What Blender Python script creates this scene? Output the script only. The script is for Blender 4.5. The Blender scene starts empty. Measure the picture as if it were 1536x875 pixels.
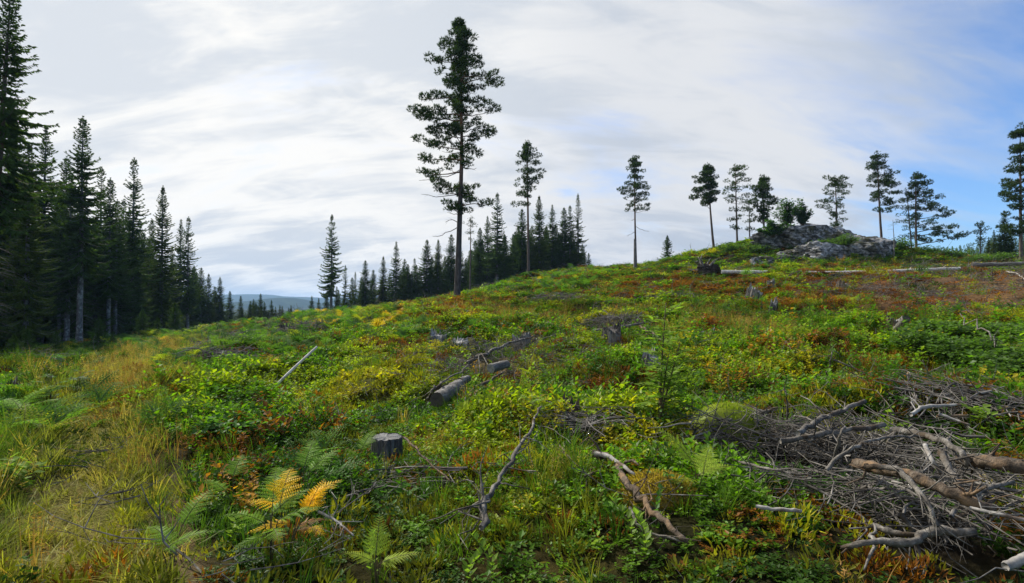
import bpy, math, numpy as np
from mathutils import Vector, Matrix, Euler
R = math.radians
scene = bpy.context.scene
COL = scene.collection
# ------------------------------------------------------------------ camera, sky, sun, exposure
EH, F, CX, CY, HOR = 1.65, 800.0, 768.0, 437.5, 457.0
PITCH = math.atan((HOR - CY) / F)
cd = bpy.data.cameras.new('camera'); cam = bpy.data.objects.new('camera', cd); COL.objects.link(cam)
cam.location = (0, 0, EH); cam.rotation_euler = (math.pi/2 + PITCH, 0, 0)
cd.sensor_width = 36; cd.lens = 36 * F / 1536; cd.clip_start = 0.05; cd.clip_end = 20000
scene.camera = cam
SUN_AZ, SUN_EL = R(-42), R(42)          # azimuth from +Y towards +X
SUND = Vector((math.sin(SUN_AZ)*math.cos(SUN_EL), math.cos(SUN_AZ)*math.cos(SUN_EL), math.sin(SUN_EL)))
sl = bpy.data.lights.new('sun', 'SUN'); sl.energy = 5.0; sl.angle = R(4); sl.color = (1, .95, .86)
so = bpy.data.objects.new('sun', sl); COL.objects.link(so)
so.rotation_euler = (-SUND).to_track_quat('-Z', 'Y').to_euler(); so.location = (0, 0, 60)

def build_world():
    w = bpy.data.worlds.new('World'); scene.world = w; w.use_nodes = True
    nt = w.node_tree; nt.nodes.clear(); N = nt.nodes.new; L = nt.links.new
    out = N('ShaderNodeOutputWorld'); bg = N('ShaderNodeBackground'); bg.inputs[1].default_value = 0.10
    L(bg.outputs[0], out.inputs[0])
    sky = N('ShaderNodeTexSky'); sky.sky_type = 'NISHITA'; sky.sun_disc = False
    sky.sun_elevation = SUN_EL; sky.sun_rotation = SUN_AZ; sky.air_density = 1.0; sky.dust_density = 0.2; sky.ozone_density = 2.5
    tc = N('ShaderNodeTexCoord'); sep = N('ShaderNodeSeparateXYZ'); L(tc.outputs['Generated'], sep.inputs[0])
    def math_(op, a, b=None, c=None, clamp=False):
        m = N('ShaderNodeMath'); m.operation = op; m.use_clamp = clamp
        for i, v in enumerate((a, b, c)):
            if v is None: continue
            if hasattr(v, 'links'): L(v, m.inputs[i])
            else: m.inputs[i].default_value = v
        return m.outputs[0]
    def mrange(v, a, b, c=0., d=1., smooth=True):
        m = N('ShaderNodeMapRange'); m.interpolation_type = 'SMOOTHSTEP' if smooth else 'LINEAR'
        L(v, m.inputs[0])
        for i, q in enumerate((a, b, c, d)): m.inputs[i+1].default_value = q
        return m.outputs[0]
    def noise(vec, scale, detail=6, rough=.55, dist=0.):
        n = N('ShaderNodeTexNoise'); n.inputs['Scale'].default_value = scale; n.inputs['Detail'].default_value = detail
        n.inputs['Roughness'].default_value = rough; n.inputs['Distortion'].default_value = dist; L(vec, n.inputs['Vector']); return n.outputs[0]
    def mapping(vec, loc, rot, sc):
        m = N('ShaderNodeMapping'); m.vector_type = 'POINT'; L(vec, m.inputs[0])
        m.inputs[1].default_value = loc; m.inputs[2].default_value = (0, 0, R(rot)); m.inputs[3].default_value = sc; return m.outputs[0]
    def mix(f, a, b):
        m = N('ShaderNodeMix'); m.data_type = 'RGBA'
        for i, v in ((0, f), (6, a), (7, b)):
            if hasattr(v, 'links'): L(v, m.inputs[i])
            else: m.inputs[i].default_value = v
        return m.outputs[2]
    d = math_('ADD', math_('MAXIMUM', sep.outputs[2], 0.0), 0.40)
    px = math_('DIVIDE', sep.outputs[0], d); py = math_('DIVIDE', sep.outputs[1], d)
    cmb = N('ShaderNodeCombineXYZ'); L(px, cmb.inputs[0]); L(py, cmb.inputs[1])
    P = cmb.outputs[0]
    big = noise(mapping(P, (3.1, 1.7, 0), 25, (.6, .9, 1)), 0.9, 5, .5, .6)
    wis = noise(mapping(P, (.4, 7.3, 0), -42, (.6, 1.6, 1)), 1.9, 9, .56, 1.1)
    fine = noise(mapping(P, (8.4, 2.2, 0), -48, (.9, 2.8, 1)), 3.6, 9, .6, .5)
    mid = noise(mapping(P, (5.5, 9.1, 2), -20, (.8, 1.3, 1)), 1.7, 6, .5, .7)
    # cover: solid thin overcast, opening towards +X (the clear side of the front)
    side = mrange(math_('ADD', sep.outputs[0], math_('MULTIPLY', sep.outputs[1], -.35)), -.1, .55, 0, 1)
    dens = math_('ADD', math_('MULTIPLY', wis, .62), math_('ADD', math_('MULTIPLY', big, .5), math_('MULTIPLY', fine, .28)))
    thr = math_('ADD', dens, math_('MULTIPLY', side, -.32))
    cover = mrange(thr, .36, .66, .05, 1.)
    # thickness shading: thin = bright white, thick = grey-blue
    thick = mrange(math_('ADD', math_('MULTIPLY', mid, .55), math_('ADD', math_('MULTIPLY', wis, .25), math_('MULTIPLY', fine, .42))), .53, .69)
    dot = N('ShaderNodeVectorMath'); dot.operation = 'DOT_PRODUCT'; L(tc.outputs['Generated'], dot.inputs[0]); dot.inputs[1].default_value = (math.sin(R(-34))*math.cos(R(20)), math.cos(R(-34))*math.cos(R(20)), math.sin(R(20)))
    glow = mrange(dot.outputs['Value'], .70, 1.0)
    white = mix(glow, (6.5, 6.65, 6.9, 1), (8.5, 8.4, 8.15, 1))
    grey = mix(glow, (4.2, 4.75, 5.6, 1), (5.2, 5.7, 6.4, 1))
    low = mrange(sep.outputs[2], 0.02, .22, 1, 0)
    tk = math_('MULTIPLY', thick, math_('ADD', .72, math_('MULTIPLY', low, .28)))
    cloud = mix(tk, white, grey)
    skyc = N('ShaderNodeMix'); skyc.data_type = 'RGBA'; skyc.blend_type = 'MULTIPLY'; skyc.inputs[0].default_value = 1
    L(sky.outputs[0], skyc.inputs[6]); skyc.inputs[7].default_value = (.76, 1.08, 1.45, 1)
    col = mix(cover, skyc.outputs[2], cloud)
    L(col, bg.inputs[0])
build_world()
scene.view_settings.view_transform = 'Standard'; scene.view_settings.look = 'None'
scene.view_settings.exposure = 0.27; scene.view_settings.gamma = 1
scene.cycles.max_bounces = 6; scene.cycles.diffuse_bounces = 3; scene.cycles.transmission_bounces = 4; scene.cycles.glossy_bounces = 2
scene.cycles.volume_bounces = 0

# ------------------------------------------------------------------ numpy helpers
rng = np.random.default_rng(11)
def hash2(ix, iy, s):
    h = (ix.astype(np.int64)*374761393 + iy.astype(np.int64)*668265263 + s*974634533) & 0xffffffff
    h = ((h ^ (h >> 13)) * 1274126177) & 0xffffffff
    return ((h ^ (h >> 16)) & 0xffff) / 65535.0
def vnoise(x, y, s=0):
    ix, iy = np.floor(x), np.floor(y); fx, fy = x-ix, y-iy
    fx = fx*fx*(3-2*fx); fy = fy*fy*(3-2*fy)
    a, b = hash2(ix, iy, s), hash2(ix+1, iy, s); c, d = hash2(ix, iy+1, s), hash2(ix+1, iy+1, s)
    return (a*(1-fx)+b*fx)*(1-fy) + (c*(1-fx)+d*fx)*fy - .5
def fbm(x, y, s=0, o=4):
    r = 0; a = 1.
    for i in range(o):
        r = r + a*vnoise(x*2**i+17*i, y*2**i-9*i, s+i); a *= .5
    return r
def sstep(x, a, b):
    t = np.clip((x-a)/(b-a), 0, 1); return t*t*(3-2*t)
def unit(v):
    return v / np.maximum(np.linalg.norm(v, axis=-1, keepdims=True), 1e-9)

cP, sP = math.cos(PITCH), math.sin(PITCH)
def ray(px, py):                                  # direction with forward depth 1
    u, v = (px-CX)/F, (CY-py)/F
    d = np.array([u, cP - v*sP, sP + v*cP]); return d / d[1]
def P(px, py, Y): return np.array([0, 0, EH]) + ray(px, py)*Y
def proj(x, y, z):
    zz = z-EH; dep = np.maximum(y*cP + zz*sP, .05); up = -y*sP + zz*cP
    return CX + F*x/dep, CY - F*up/dep

# ------------------------------------------------------------------ terrain
CTRL = [(0,875,3.15),(400,875,3.15),(768,875,3.15),(1150,875,3.12),(1536,875,3.05),(100,700,5.7),(580,680,6.0),(1300,720,5.2),
 (1100,640,7.2),(1500,600,8.0),(670,600,9.5),(180,580,11.2),(0,600,9.4),(400,590,10.4),(900,540,13.6),(1300,540,13),(0,550,30),
 (120,515,45),(200,510,52),(335,520,22),(280,500,75),(430,500,28),(340,490,95),(500,482,38),(470,470,52),(600,472,32),(690,449,38),
 (650,450,58),(560,463,58),(793,415,63),(850,402,80),(740,428,75),(920,500,19),(990,450,30),(953,402,73),(1060,500,19.5),(1130,440,30),
 (1400,450,25),(1536,450,23),(1536,500,14.5),(1080,408,42),(1500,405,38),(1300,407,40),(1068,370,78),(1130,392,60),(1330,391,58),
 (1230,395,55),(1200,350,70),(1240,352,71),(1160,352,72),(1323,366,75),(1375,374,72),(1450,384,68),(1536,391,56),(1000,388,84),(900,399,80)]
XYZ = [P(*c) for c in CTRL]
XYZ += [np.array(q) for q in [(0,0,0),(-4,0,0),(4,0,.1),(0,-6,0),(-6,-6,-.1),(6,-6,.2),(-14,-4,-.5),(14,-2,1.2),(-50,15,-3),(50,20,6),(-90,60,-6),
  (95,60,8.5),(-45,110,-2.6),(-25,112,-1.8),(0,115,1.5),(20,112,4),(45,120,6),(80,115,7),(-110,110,-7),(-60,-40,-4),(60,-40,5),(0,-60,0)]]
XYZ = np.array(XYZ); S_ = 40.
_c = XYZ[:, :2]/S_
def _k(r2): return np.where(r2 > 1e-12, .5*r2*np.log(np.maximum(r2, 1e-12)), 0)
_n = len(_c)
_K = _k(((_c[:, None]-_c[None])**2).sum(-1)) + np.eye(_n)*2e-4
_Pm = np.c_[np.ones(_n), _c]
_W = np.linalg.solve(np.block([[_K, _Pm], [_Pm.T, np.zeros((3, 3))]]), np.r_[XYZ[:, 2], 0, 0, 0])
def pathline(y):                                    # the mown-looking trail, centre x at depth y
    return np.interp(y, [0, 3, 5.7, 8, 11, 17, 24, 40], [-.9, -2.45, -4.5, -6.2, -8.1, -11.3, -14.7, -22])
def onpath(x, y): return np.exp(-((x-pathline(y))/(.36+.045*np.maximum(y, 0)))**2) * (1-sstep(y, 22, 32))
def base_h(x, y):
    x = np.atleast_1d(np.asarray(x, float)); y = np.atleast_1d(np.asarray(y, float))
    out = np.empty_like(x)
    for i in range(0, len(x), 20000):
        a, b = x[i:i+20000]/S_, y[i:i+20000]/S_
        a = np.clip(a, -4, 4); b = np.clip(b, -2.5, 4)
        r2 = (a[:, None]-_c[:, 0])**2 + (b[:, None]-_c[:, 1])**2
        out[i:i+20000] = _k(r2) @ _W[:_n] + _W[_n] + _W[_n+1]*a + _W[_n+2]*b
    return out
def H(x, y):
    x = np.atleast_1d(np.asarray(x, float)); y = np.atleast_1d(np.asarray(y, float))
    r = np.hypot(x, y); z = base_h(x, y)
    far = -14 + 5*fbm(x/160, y/160, 31, 3)
    far = far + 44*np.exp(-(((x-300)/120)**2 + ((y-290)/75)**2))
    w = sstep(r, 112, 185)
    z = z*(1-w) + far*w
    pw = onpath(x, y)
    rough = (1 - .8*pw)
    z = z + rough*(.48*fbm(x/2.3, y/2.3, 3, 2) + .15*fbm(x/.75, y/.75, 7, 2))*np.clip(r/6, .35, 1.6)*(1-sstep(r, 150, 400))
    z = z - .07*pw - .42*sstep(r, 14, 42)*(1-sstep(r, 95, 120))
    # heather mound at the tall pine, brush bank
    z = z + .35*np.exp(-(((x+3.2)/2.6)**2 + ((y-34.5)/2.0)**2))
    return z
def H1(x, y): return float(H(x, y)[0])
_T = np.geomspace(1.2, 160, 700)
def GS(px, py, h=0.0): return G(px, py, h, base_h)
def G(px, py, h=0.0, fn=None):                               # where the line of sight through a spot meets the ground (h above it)
    d = ray(px, py); X, Y, Z = d[0]*_T, _T, EH + d[2]*_T
    s = Z - ((fn or H)(X, Y) + h); k = np.where(s < 0)[0]
    if len(k) == 0 or k[0] == 0: return P(px, py, 60.)
    k = k[0]; t = _T[k-1] + (_T[k]-_T[k-1])*s[k-1]/(s[k-1]-s[k])
    return P(px, py, t)

# ------------------------------------------------------------------ materials
def nmat(name):
    m = bpy.data.materials.new(name); m.use_nodes = True; nt = m.node_tree; nt.nodes.clear(); return m, nt, nt.nodes.new, nt.links.new
def ramp(N, stops):
    r = N('ShaderNodeValToRGB'); e = r.color_ramp.elements
    while len(e) < len(stops): e.new(.5)
    for q, (p, c) in zip(e, stops): q.position = p; q.color = (*c, 1)
    return r
def leaf_mat(name, color=None, attr=False, transl=.45, var=.35, rough=.45, hue=(.95, 1.1, .6), gloss=.015):
    m, nt, N, L = nmat(name); out = N('ShaderNodeOutputMaterial')
    if attr:
        a = N('ShaderNodeAttribute'); a.attribute_type = 'INSTANCER'; a.attribute_name = 'tint'; c = a.outputs['Color']
    else:
        a = N('ShaderNodeRGB'); a.outputs[0].default_value = (*color, 1); c = a.outputs[0]
    geo = N('ShaderNodeNewGeometry'); tc = N('ShaderNodeTexCoord')
    n = N('ShaderNodeTexNoise'); n.inputs['Scale'].default_value = 2.1; n.inputs['Detail'].default_value = 3; L(geo.outputs['Position'], n.inputs['Vector'])
    ad = N('ShaderNodeMath'); ad.operation = 'ADD'; L(geo.outputs['Random Per Island'], ad.inputs[0]); L(n.outputs[0], ad.inputs[1])
    mr = N('ShaderNodeMapRange'); L(ad.outputs[0], mr.inputs[0]); mr.inputs[1].default_value = .3; mr.inputs[2].default_value = 1.2
    mr.inputs[3].default_value = 1-var; mr.inputs[4].default_value = 1+var
    ml = N('ShaderNodeMix'); ml.data_type = 'RGBA'; ml.blend_type = 'MULTIPLY'; ml.inputs[0].default_value = 1
    L(c, ml.inputs[6]); L(mr.outputs[0], ml.inputs[7])
    df = N('ShaderNodeBsdfDiffuse'); L(ml.outputs[2], df.inputs[0])
    tr = N('ShaderNodeBsdfTranslucent'); t2 = N('ShaderNodeMix'); t2.data_type = 'RGBA'; t2.blend_type = 'MULTIPLY'; t2.inputs[0].default_value = 1
    L(ml.outputs[2], t2.inputs[6]); t2.inputs[7].default_value = (hue[0]*1.5, hue[1]*1.5, hue[2], 1); L(t2.outputs[2], tr.inputs[0])
    ms = N('ShaderNodeMixShader'); ms.inputs[0].default_value = transl; L(df.outputs[0], ms.inputs[1]); L(tr.outputs[0], ms.inputs[2])
    gl = N('ShaderNodeBsdfGlossy'); gl.inputs['Roughness'].default_value = rough; gl.inputs[0].default_value = (.8, .85, .8, 1)
    m2 = N('ShaderNodeMixShader'); m2.inputs[0].default_value = gloss; L(ms.outputs[0], m2.inputs[1]); L(gl.outputs[0], m2.inputs[2])
    L(m2.outputs[0], out.inputs[0]); return m
def wood_mat(name, c0, c1, c2=None, scale=6., stretch=.12, bump=.6, zgrad=None, patch=None, space='Object'):
    m, nt, N, L = nmat(name); out = N('ShaderNodeOutputMaterial'); b = N('ShaderNodeBsdfPrincipled'); L(b.outputs[0], out.inputs[0])
    b.inputs['Roughness'].default_value = .85; b.inputs['Specular IOR Level'].default_value = .2
    tc = N('ShaderNodeTexCoord'); mp = N('ShaderNodeMapping'); mp.inputs[3].default_value = (1, 1, stretch); L(tc.outputs[space], mp.inputs[0])
    n = N('ShaderNodeTexNoise'); n.inputs['Scale'].default_value = scale; n.inputs['Detail'].default_value = 8; n.inputs['Roughness'].default_value = .65; L(mp.outputs[0], n.inputs['Vector'])
    rp = ramp(N, [(.32, c0), (.52, c1), (.72, c2 or c1)]); L(n.outputs[0], rp.inputs[0]); c = rp.outputs[0]
    if zgrad:                                        # bark that turns to flaky orange higher up the trunk
        s = N('ShaderNodeSeparateXYZ'); L(tc.outputs['Object'], s.inputs[0]); mr = N('ShaderNodeMapRange'); L(s.outputs[2], mr.inputs[0])
        mr.inputs[1].default_value, mr.inputs[2].default_value = zgrad[0], zgrad[1]
        r2 = ramp(N, [(.3, zgrad[2]), (.7, zgrad[3])]); L(n.outputs[0], r2.inputs[0])
        x = N('ShaderNodeMix'); x.data_type = 'RGBA'; L(mr.outputs[0], x.inputs[0]); L(c, x.inputs[6]); L(r2.outputs[0], x.inputs[7]); c = x.outputs[2]
    if patch:
        n2 = N('ShaderNodeTexNoise'); n2.inputs['Scale'].default_value = patch[1]; n2.inputs['Detail'].default_value = 6; L(tc.outputs[space], n2.inputs['Vector'])
        mr = N('ShaderNodeMapRange'); L(n2.outputs[0], mr.inputs[0]); mr.inputs[1].default_value = .5; mr.inputs[2].default_value = .62
        x = N('ShaderNodeMix'); x.data_type = 'RGBA'; L(mr.outputs[0], x.inputs[0]); L(c, x.inputs[6]); x.inputs[7].default_value = (*patch[0], 1); c = x.outputs[2]
    L(c, b.inputs['Base Color'])
    if bump:
        bp = N('ShaderNodeBump'); bp.inputs['Strength'].default_value = bump; bp.inputs['Distance'].default_value = .03; L(n.outputs[0], bp.inputs['Height']); L(bp.outputs[0], b.inputs['Normal'])
    return m
def rock_mat(name):
    m, nt, N, L = nmat(name); out = N('ShaderNodeOutputMaterial'); b = N('ShaderNodeBsdfPrincipled'); L(b.outputs[0], out.inputs[0]); b.inputs['Roughness'].default_value = .9
    geo = N('ShaderNodeNewGeometry'); n = N('ShaderNodeTexNoise'); n.inputs['Scale'].default_value = 1.6; n.inputs['Detail'].default_value = 10; n.inputs['Roughness'].default_value = .68; L(geo.outputs['Position'], n.inputs['Vector'])
    rp = ramp(N, [(.36, (.035, .035, .033)), (.45, (.16, .157, .15)), (.54, (.34, .335, .33)), (.64, (.56, .55, .54))]); L(n.outputs[0], rp.inputs[0])
    n2 = N('ShaderNodeTexNoise'); n2.inputs['Scale'].default_value = .45; n2.inputs['Detail'].default_value = 8; n2.inputs['Roughness'].default_value = .6; L(geo.outputs['Position'], n2.inputs['Vector'])
    mr = N('ShaderNodeMapRange'); L(n2.outputs[0], mr.inputs[0]); mr.inputs[1].default_value = .50; mr.inputs[2].default_value = .58
    x = N('ShaderNodeMix'); x.data_type = 'RGBA'; L(mr.outputs[0], x.inputs[0]); L(rp.outputs[0], x.inputs[6]); x.inputs[7].default_value = (.075, .07, .03, 1)
    mv = N('ShaderNodeVectorMath'); mv.operation = 'ADD'; L(geo.outputs['Position'], mv.inputs[0]); L(n2.outputs[1], mv.inputs[1]); vo = N('ShaderNodeTexVoronoi'); vo.feature = 'DISTANCE_TO_EDGE'; vo.inputs['Scale'].default_value = .75; L(mv.outputs[0], vo.inputs['Vector'])
    cr = N('ShaderNodeMapRange'); L(vo.outputs[0], cr.inputs[0]); cr.inputs[1].default_value = 0; cr.inputs[2].default_value = .07; cr.inputs[3].default_value = .25; cr.inputs[4].default_value = 1
    xc = N('ShaderNodeMix'); xc.data_type = 'RGBA'; xc.blend_type = 'MULTIPLY'; xc.inputs[0].default_value = 1; L(x.outputs[2], xc.inputs[6]); L(cr.outputs[0], xc.inputs[7]); L(xc.outputs[2], b.inputs['Base Color'])
    bp = N('ShaderNodeBump'); bp.inputs['Strength'].default_value = .9; bp.inputs['Distance'].default_value = .3; L(n.outputs[0], bp.inputs['Height']); L(bp.outputs[0], b.inputs['Normal'])
    return m
def ground_mat():
    m, nt, N, L = nmat('forest_floor'); out = N('ShaderNodeOutputMaterial'); b = N('ShaderNodeBsdfPrincipled'); L(b.outputs[0], out.inputs[0])
    b.inputs['Roughness'].default_value = 1; b.inputs['Specular IOR Level'].default_value = .05
    a = N('ShaderNodeAttribute'); a.attribute_name = 'cover'; geo = N('ShaderNodeNewGeometry')
    n = N('ShaderNodeTexNoise'); n.inputs['Scale'].default_value = 7; n.inputs['Detail'].default_value = 9; n.inputs['Roughness'].default_value = .7; L(geo.outputs['Position'], n.inputs['Vector'])
    mr = N('ShaderNodeMapRange'); L(n.outputs[0], mr.inputs[0]); mr.inputs[1].default_value = .3; mr.inputs[2].default_value = .7; mr.inputs[3].default_value = .35; mr.inputs[4].default_value = 1.5
    x = N('ShaderNodeMix'); x.data_type = 'RGBA'; x.blend_type = 'MULTIPLY'; x.inputs[0].default_value = 1; L(a.outputs['Color'], x.inputs[6]); L(mr.outputs[0], x.inputs[7])
    L(x.outputs[2], b.inputs['Base Color'])
    bp = N('ShaderNodeBump'); bp.inputs['Strength'].default_value = 1; bp.inputs['Distance'].default_value = .08; L(n.outputs[0], bp.inputs['Height']); L(bp.outputs[0], b.inputs['Normal'])
    return m
def end_mat(name, c0, c1):
    m, nt, N, L = nmat(name); out = N('ShaderNodeOutputMaterial'); b = N('ShaderNodeBsdfPrincipled'); L(b.outputs[0], out.inputs[0]); b.inputs['Roughness'].default_value = .85
    tc = N('ShaderNodeTexCoord'); w = N('ShaderNodeTexWave'); w.wave_type = 'RINGS'; w.rings_direction = 'Z'; w.inputs['Scale'].default_value = 16; w.inputs['Distortion'].default_value = 3; L(tc.outputs['Object'], w.inputs['Vector'])
    n = N('ShaderNodeTexNoise'); n.inputs['Scale'].default_value = 14; n.inputs['Detail'].default_value = 8; L(tc.outputs['Object'], n.inputs['Vector'])
    ad = N('ShaderNodeMath'); ad.operation = 'MULTIPLY_ADD'; L(w.outputs[0], ad.inputs[0]); ad.inputs[1].default_value = .25; L(n.outputs[0], ad.inputs[2])
    rp = ramp(N, [(.4, c0), (.75, c1)]); L(ad.outputs[0], rp.inputs[0]); L(rp.outputs[0], b.inputs['Base Color']); return m

M = dict(
 ground=ground_mat(), rock=rock_mat('lichen_rock'),
 tint_leaf=leaf_mat('berry_leaf', attr=True, transl=.45, var=.4, gloss=.015),
 tint_grass=leaf_mat('grass_blade', attr=True, transl=.4, var=.4, gloss=.008),
 tint_moss=leaf_mat('heath_moss', attr=True, transl=.25, var=.5, gloss=.01),
 twig=wood_mat('dead_twig', (.03, .026, .022), (.125, .112, .096), (.34, .315, .28), 9, 1, 0, space='Generated'),
 spruce=leaf_mat('spruce_needle', (.056, .096, .022), transl=.28, var=.45, gloss=.008),
 spruce_b=leaf_mat('spruce_needle_olive', (.068, .098, .020), transl=.3, var=.45, gloss=.008),
 pine=leaf_mat('pine_needle', (.040, .066, .022), transl=.24, var=.45, gloss=.008),
 pine_b=leaf_mat('pine_needle_light', (.055, .085, .028), transl=.28, var=.45, gloss=.008),
 spruce_bark=wood_mat('spruce_bark', (.06, .055, .05), (.15, .14, .13), (.26, .255, .25), 7, .35, .5, patch=((.30, .31, .29), 3.5)),
 red_bark=wood_mat('reddish_bark', (.07, .05, .035), (.17, .12, .085), (.26, .19, .13), 7, .35, .5),
 pine_bark=wood_mat('pine_bark', (.028, .025, .023), (.075, .066, .06), (.14, .125, .115), 6, .3, .8, zgrad=(7., 13., (.16, .075, .04), (.27, .14, .075))),
 thin_bark=wood_mat('thin_pine_bark', (.05, .04, .035), (.12, .095, .08), (.2, .15, .12), 6, .3, .6, zgrad=(4., 9., (.14, .08, .05), (.24, .14, .085))),
 dead=wood_mat('grey_deadwood', (.035, .031, .027), (.165, .15, .13), (.36, .34, .31), 13, .22, 1.),
 dead_gen=wood_mat('grey_branch', (.035, .030, .025), (.165, .148, .125), (.38, .355, .315), 14, .8, .9, patch=((.075, .055, .036), 7.)),
 pale=wood_mat('bleached_wood', (.50, .46, .40), (.68, .65, .59), (.80, .77, .71), 9, 1, .3, patch=((.42, .38, .31), 6.)),
 greyed=wood_mat('greyed_wood', (.16, .15, .13), (.34, .32, .29), (.52, .50, .46), 9, 1, .4, patch=((.14, .10, .07), 6.)),
 dark_dead=wood_mat('dark_deadwood', (.016, .016, .016), (.085, .083, .082), (.24, .235, .23), 16, .2, .9),  # darker variant of the grey deadwood
 brown=wood_mat('flaking_bark', (.03, .023, .017), (.115, .085, .058), (.25, .20, .15), 20, .7, 1., patch=((.23, .15, .085), 9.)),
 end_grey=end_mat('grey_cut', (.05, .048, .045), (.2, .195, .185)), end=end_mat('weathered_cut', (.12, .115, .105), (.36, .35, .33)), end_dark=end_mat('dark_cut', (.02, .017, .014), (.075, .062, .05)),  # sawn faces in three tones, end_dark the darkest
 fern=leaf_mat('fern_green', (.17, .30, .02), transl=.5, var=.3), fern_y=leaf_mat('fern_yellow', (.74, .47, .012), transl=.5, var=.45, hue=(1, .95, .6)),
 fern_b=leaf_mat('fern_brown', (.19, .085, .018), transl=.35, var=.4, hue=(1, .9, .6)), fern_l=leaf_mat('fern_lime', (.30, .38, .035), transl=.5, var=.3),
 rowan=leaf_mat('rowan_leaf', (.065, .14, .026), transl=.5, var=.4), rowan_d=leaf_mat('rowan_dark_leaf', (.038, .085, .02), transl=.4, var=.4),
 lime=leaf_mat('lime_leaf', (.16, .24, .035), transl=.5, var=.35), bush=leaf_mat('bush_leaf', (.07, .125, .026), transl=.42, var=.5), red=leaf_mat('russet_leaf', (.24, .07, .02), transl=.4, var=.4, hue=(1, .8, .6)),
 stem=wood_mat('green_stem', (.05, .04, .02), (.1, .075, .04), (.14, .11, .06), 9, 1, 0, space='Generated'),
)

# ------------------------------------------------------------------ mesh building
class MB:
    def __init__(s): s.V = []; s.F = []; s.n = 0
    def add(s, V, *Fs, mat=0):
        V = np.asarray(V, float)
        for f in Fs:
            f = np.asarray(f, np.int64)
            if len(f): s.F.append((f + s.n, mat))
        s.V.append(V); s.n += len(V); return s
    def tube(s, pts, rad, sides=6, mat=0, cap=True, wob=0., rs=None):
        pts = np.asarray(pts, float); n = len(pts); rad = np.broadcast_to(np.asarray(rad, float), (n,))
        t = unit(np.gradient(pts, axis=0)); ref = np.array([0, 0, 1.]) if abs(t[:, 2]).mean() < .8 else np.array([1., 0, 0])
        a = unit(np.cross(t, ref)); b = np.cross(t, a)
        th = np.arange(sides)*2*math.pi/sides
        rr = rad[:, None]*np.ones(sides)
        if wob and rs is not None: rr = rr*(1 + wob*(rs.random((n, sides))-.5)*2)
        V = pts[:, None] + rr[..., None]*(np.cos(th)[None, :, None]*a[:, None] + np.sin(th)[None, :, None]*b[:, None])
        i = np.arange(n-1)[:, None]*sides; j = np.arange(sides)[None]; k = (j+1) % sides
        q = np.stack([i+j, i+k, i+sides+k, i+sides+j], -1).reshape(-1, 4)
        s.add(V.reshape(-1, 3), q, mat=mat)
        if cap:
            o = s.n - n*sides
            for st, c in ((0, pts[0]), ((n-1)*sides, pts[-1])):
                ci = s.n; s.add([c]); f = [(o+st+x, o+st+(x+1) % sides, ci) for x in range(sides)]
                s.F.append((np.array(f), mat))
        return s
    def leaves(s, b, d, nrm, Ln, W, fold=.25, mat=0, wide=.45):
        d = unit(d); sd = unit(np.cross(d, nrm)); up = np.cross(sd, d)
        Ln = np.broadcast_to(Ln, (len(b),))[:, None]; W = np.broadcast_to(W, (len(b),))[:, None]
        V = np.stack([b, b+d*Ln*wide+sd*W+up*W*fold, b+d*Ln, b+d*Ln*wide-sd*W+up*W*fold], 1).reshape(-1, 3)
        i = np.arange(len(b))[:, None]*4
        return s.add(V, np.concatenate([i+[0, 1, 2], i+[0, 2, 3]], 0), mat=mat)
    def blades(s, b, d, side, Ln, W, mat=0):
        Ln = np.broadcast_to(Ln, (len(b),))[:, None]; W = np.broadcast_to(W, (len(b),))[:, None]
        V = np.stack([b-side*W, b+side*W, b+d*Ln], 1).reshape(-1, 3)
        return s.add(V, np.arange(len(b)*3).reshape(-1, 3), mat=mat)
    def mesh(s, name, mats, smooth=False):
        me = bpy.data.meshes.new(name); V = np.concatenate(s.V)
        ls = []; st = []; mi = []; c = 0
        for f, m in s.F:
            k = f.shape[1]; ls.append(f.ravel()); st.append(c + np.arange(len(f))*k); mi.append(np.full(len(f), m)); c += f.size
        ls = np.concatenate(ls); st = np.concatenate(st); mi = np.concatenate(mi)
        me.vertices.add(len(V)); me.vertices.foreach_set('co', V.astype(np.float32).ravel())
        me.loops.add(len(ls)); me.loops.foreach_set('vertex_index', ls.astype(np.int32))
        me.polygons.add(len(st)); me.polygons.foreach_set('loop_start', st.astype(np.int32))
        for m in (mats if isinstance(mats, (list, tuple)) else [mats]): me.materials.append(m)
        me.polygons.foreach_set('material_index', mi.astype(np.int32))
        me.polygons.foreach_set('use_smooth', np.full(len(st), smooth))
        me.update(calc_edges=True); me.validate(); return me
def ob(name, me, parent=None, loc=None, rot=None):
    o = bpy.data.objects.new(name, me); COL.objects.link(o)
    if parent: o.parent = parent
    if loc is not None: o.location = loc
    if rot is not None: o.rotation_euler = rot
    return o
def tag(o, label, cat, group=None):
    o['label'] = label; o['category'] = cat
    if group: o['group'] = group
    return o
def thing(name, loc, label, cat, group=None, rz=0, sc=1.):
    o = bpy.data.objects.new(name, None); COL.objects.link(o); o.empty_display_size = .2
    o.location = loc; o.rotation_euler = (0, 0, rz); o.scale = (sc,)*3 if np.isscalar(sc) else sc
    return tag(o, label, cat, group)
def sub(v, c): return np.asarray(v) - np.asarray(c)
def bez(pts, n):                                    # smooth curve through given points
    pts = np.asarray(pts, float); m = len(pts)
    if m == 2:
        t = np.linspace(0, 1, n)[:, None]; return pts[0]*(1-t)+pts[1]*t
    t = np.linspace(0, m-1, n); out = []
    q = np.vstack([2*pts[0]-pts[1], pts, 2*pts[-1]-pts[-2]])
    for x in t:
        i = min(int(x), m-2); f = x-i; p0, p1, p2, p3 = q[i:i+4]
        out.append(.5*((2*p1)+(p2-p0)*f+(2*p0-5*p1+4*p2-p3)*f*f+(3*p1-p0-3*p2+p3)*f**3))
    return np.array(out)

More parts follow.
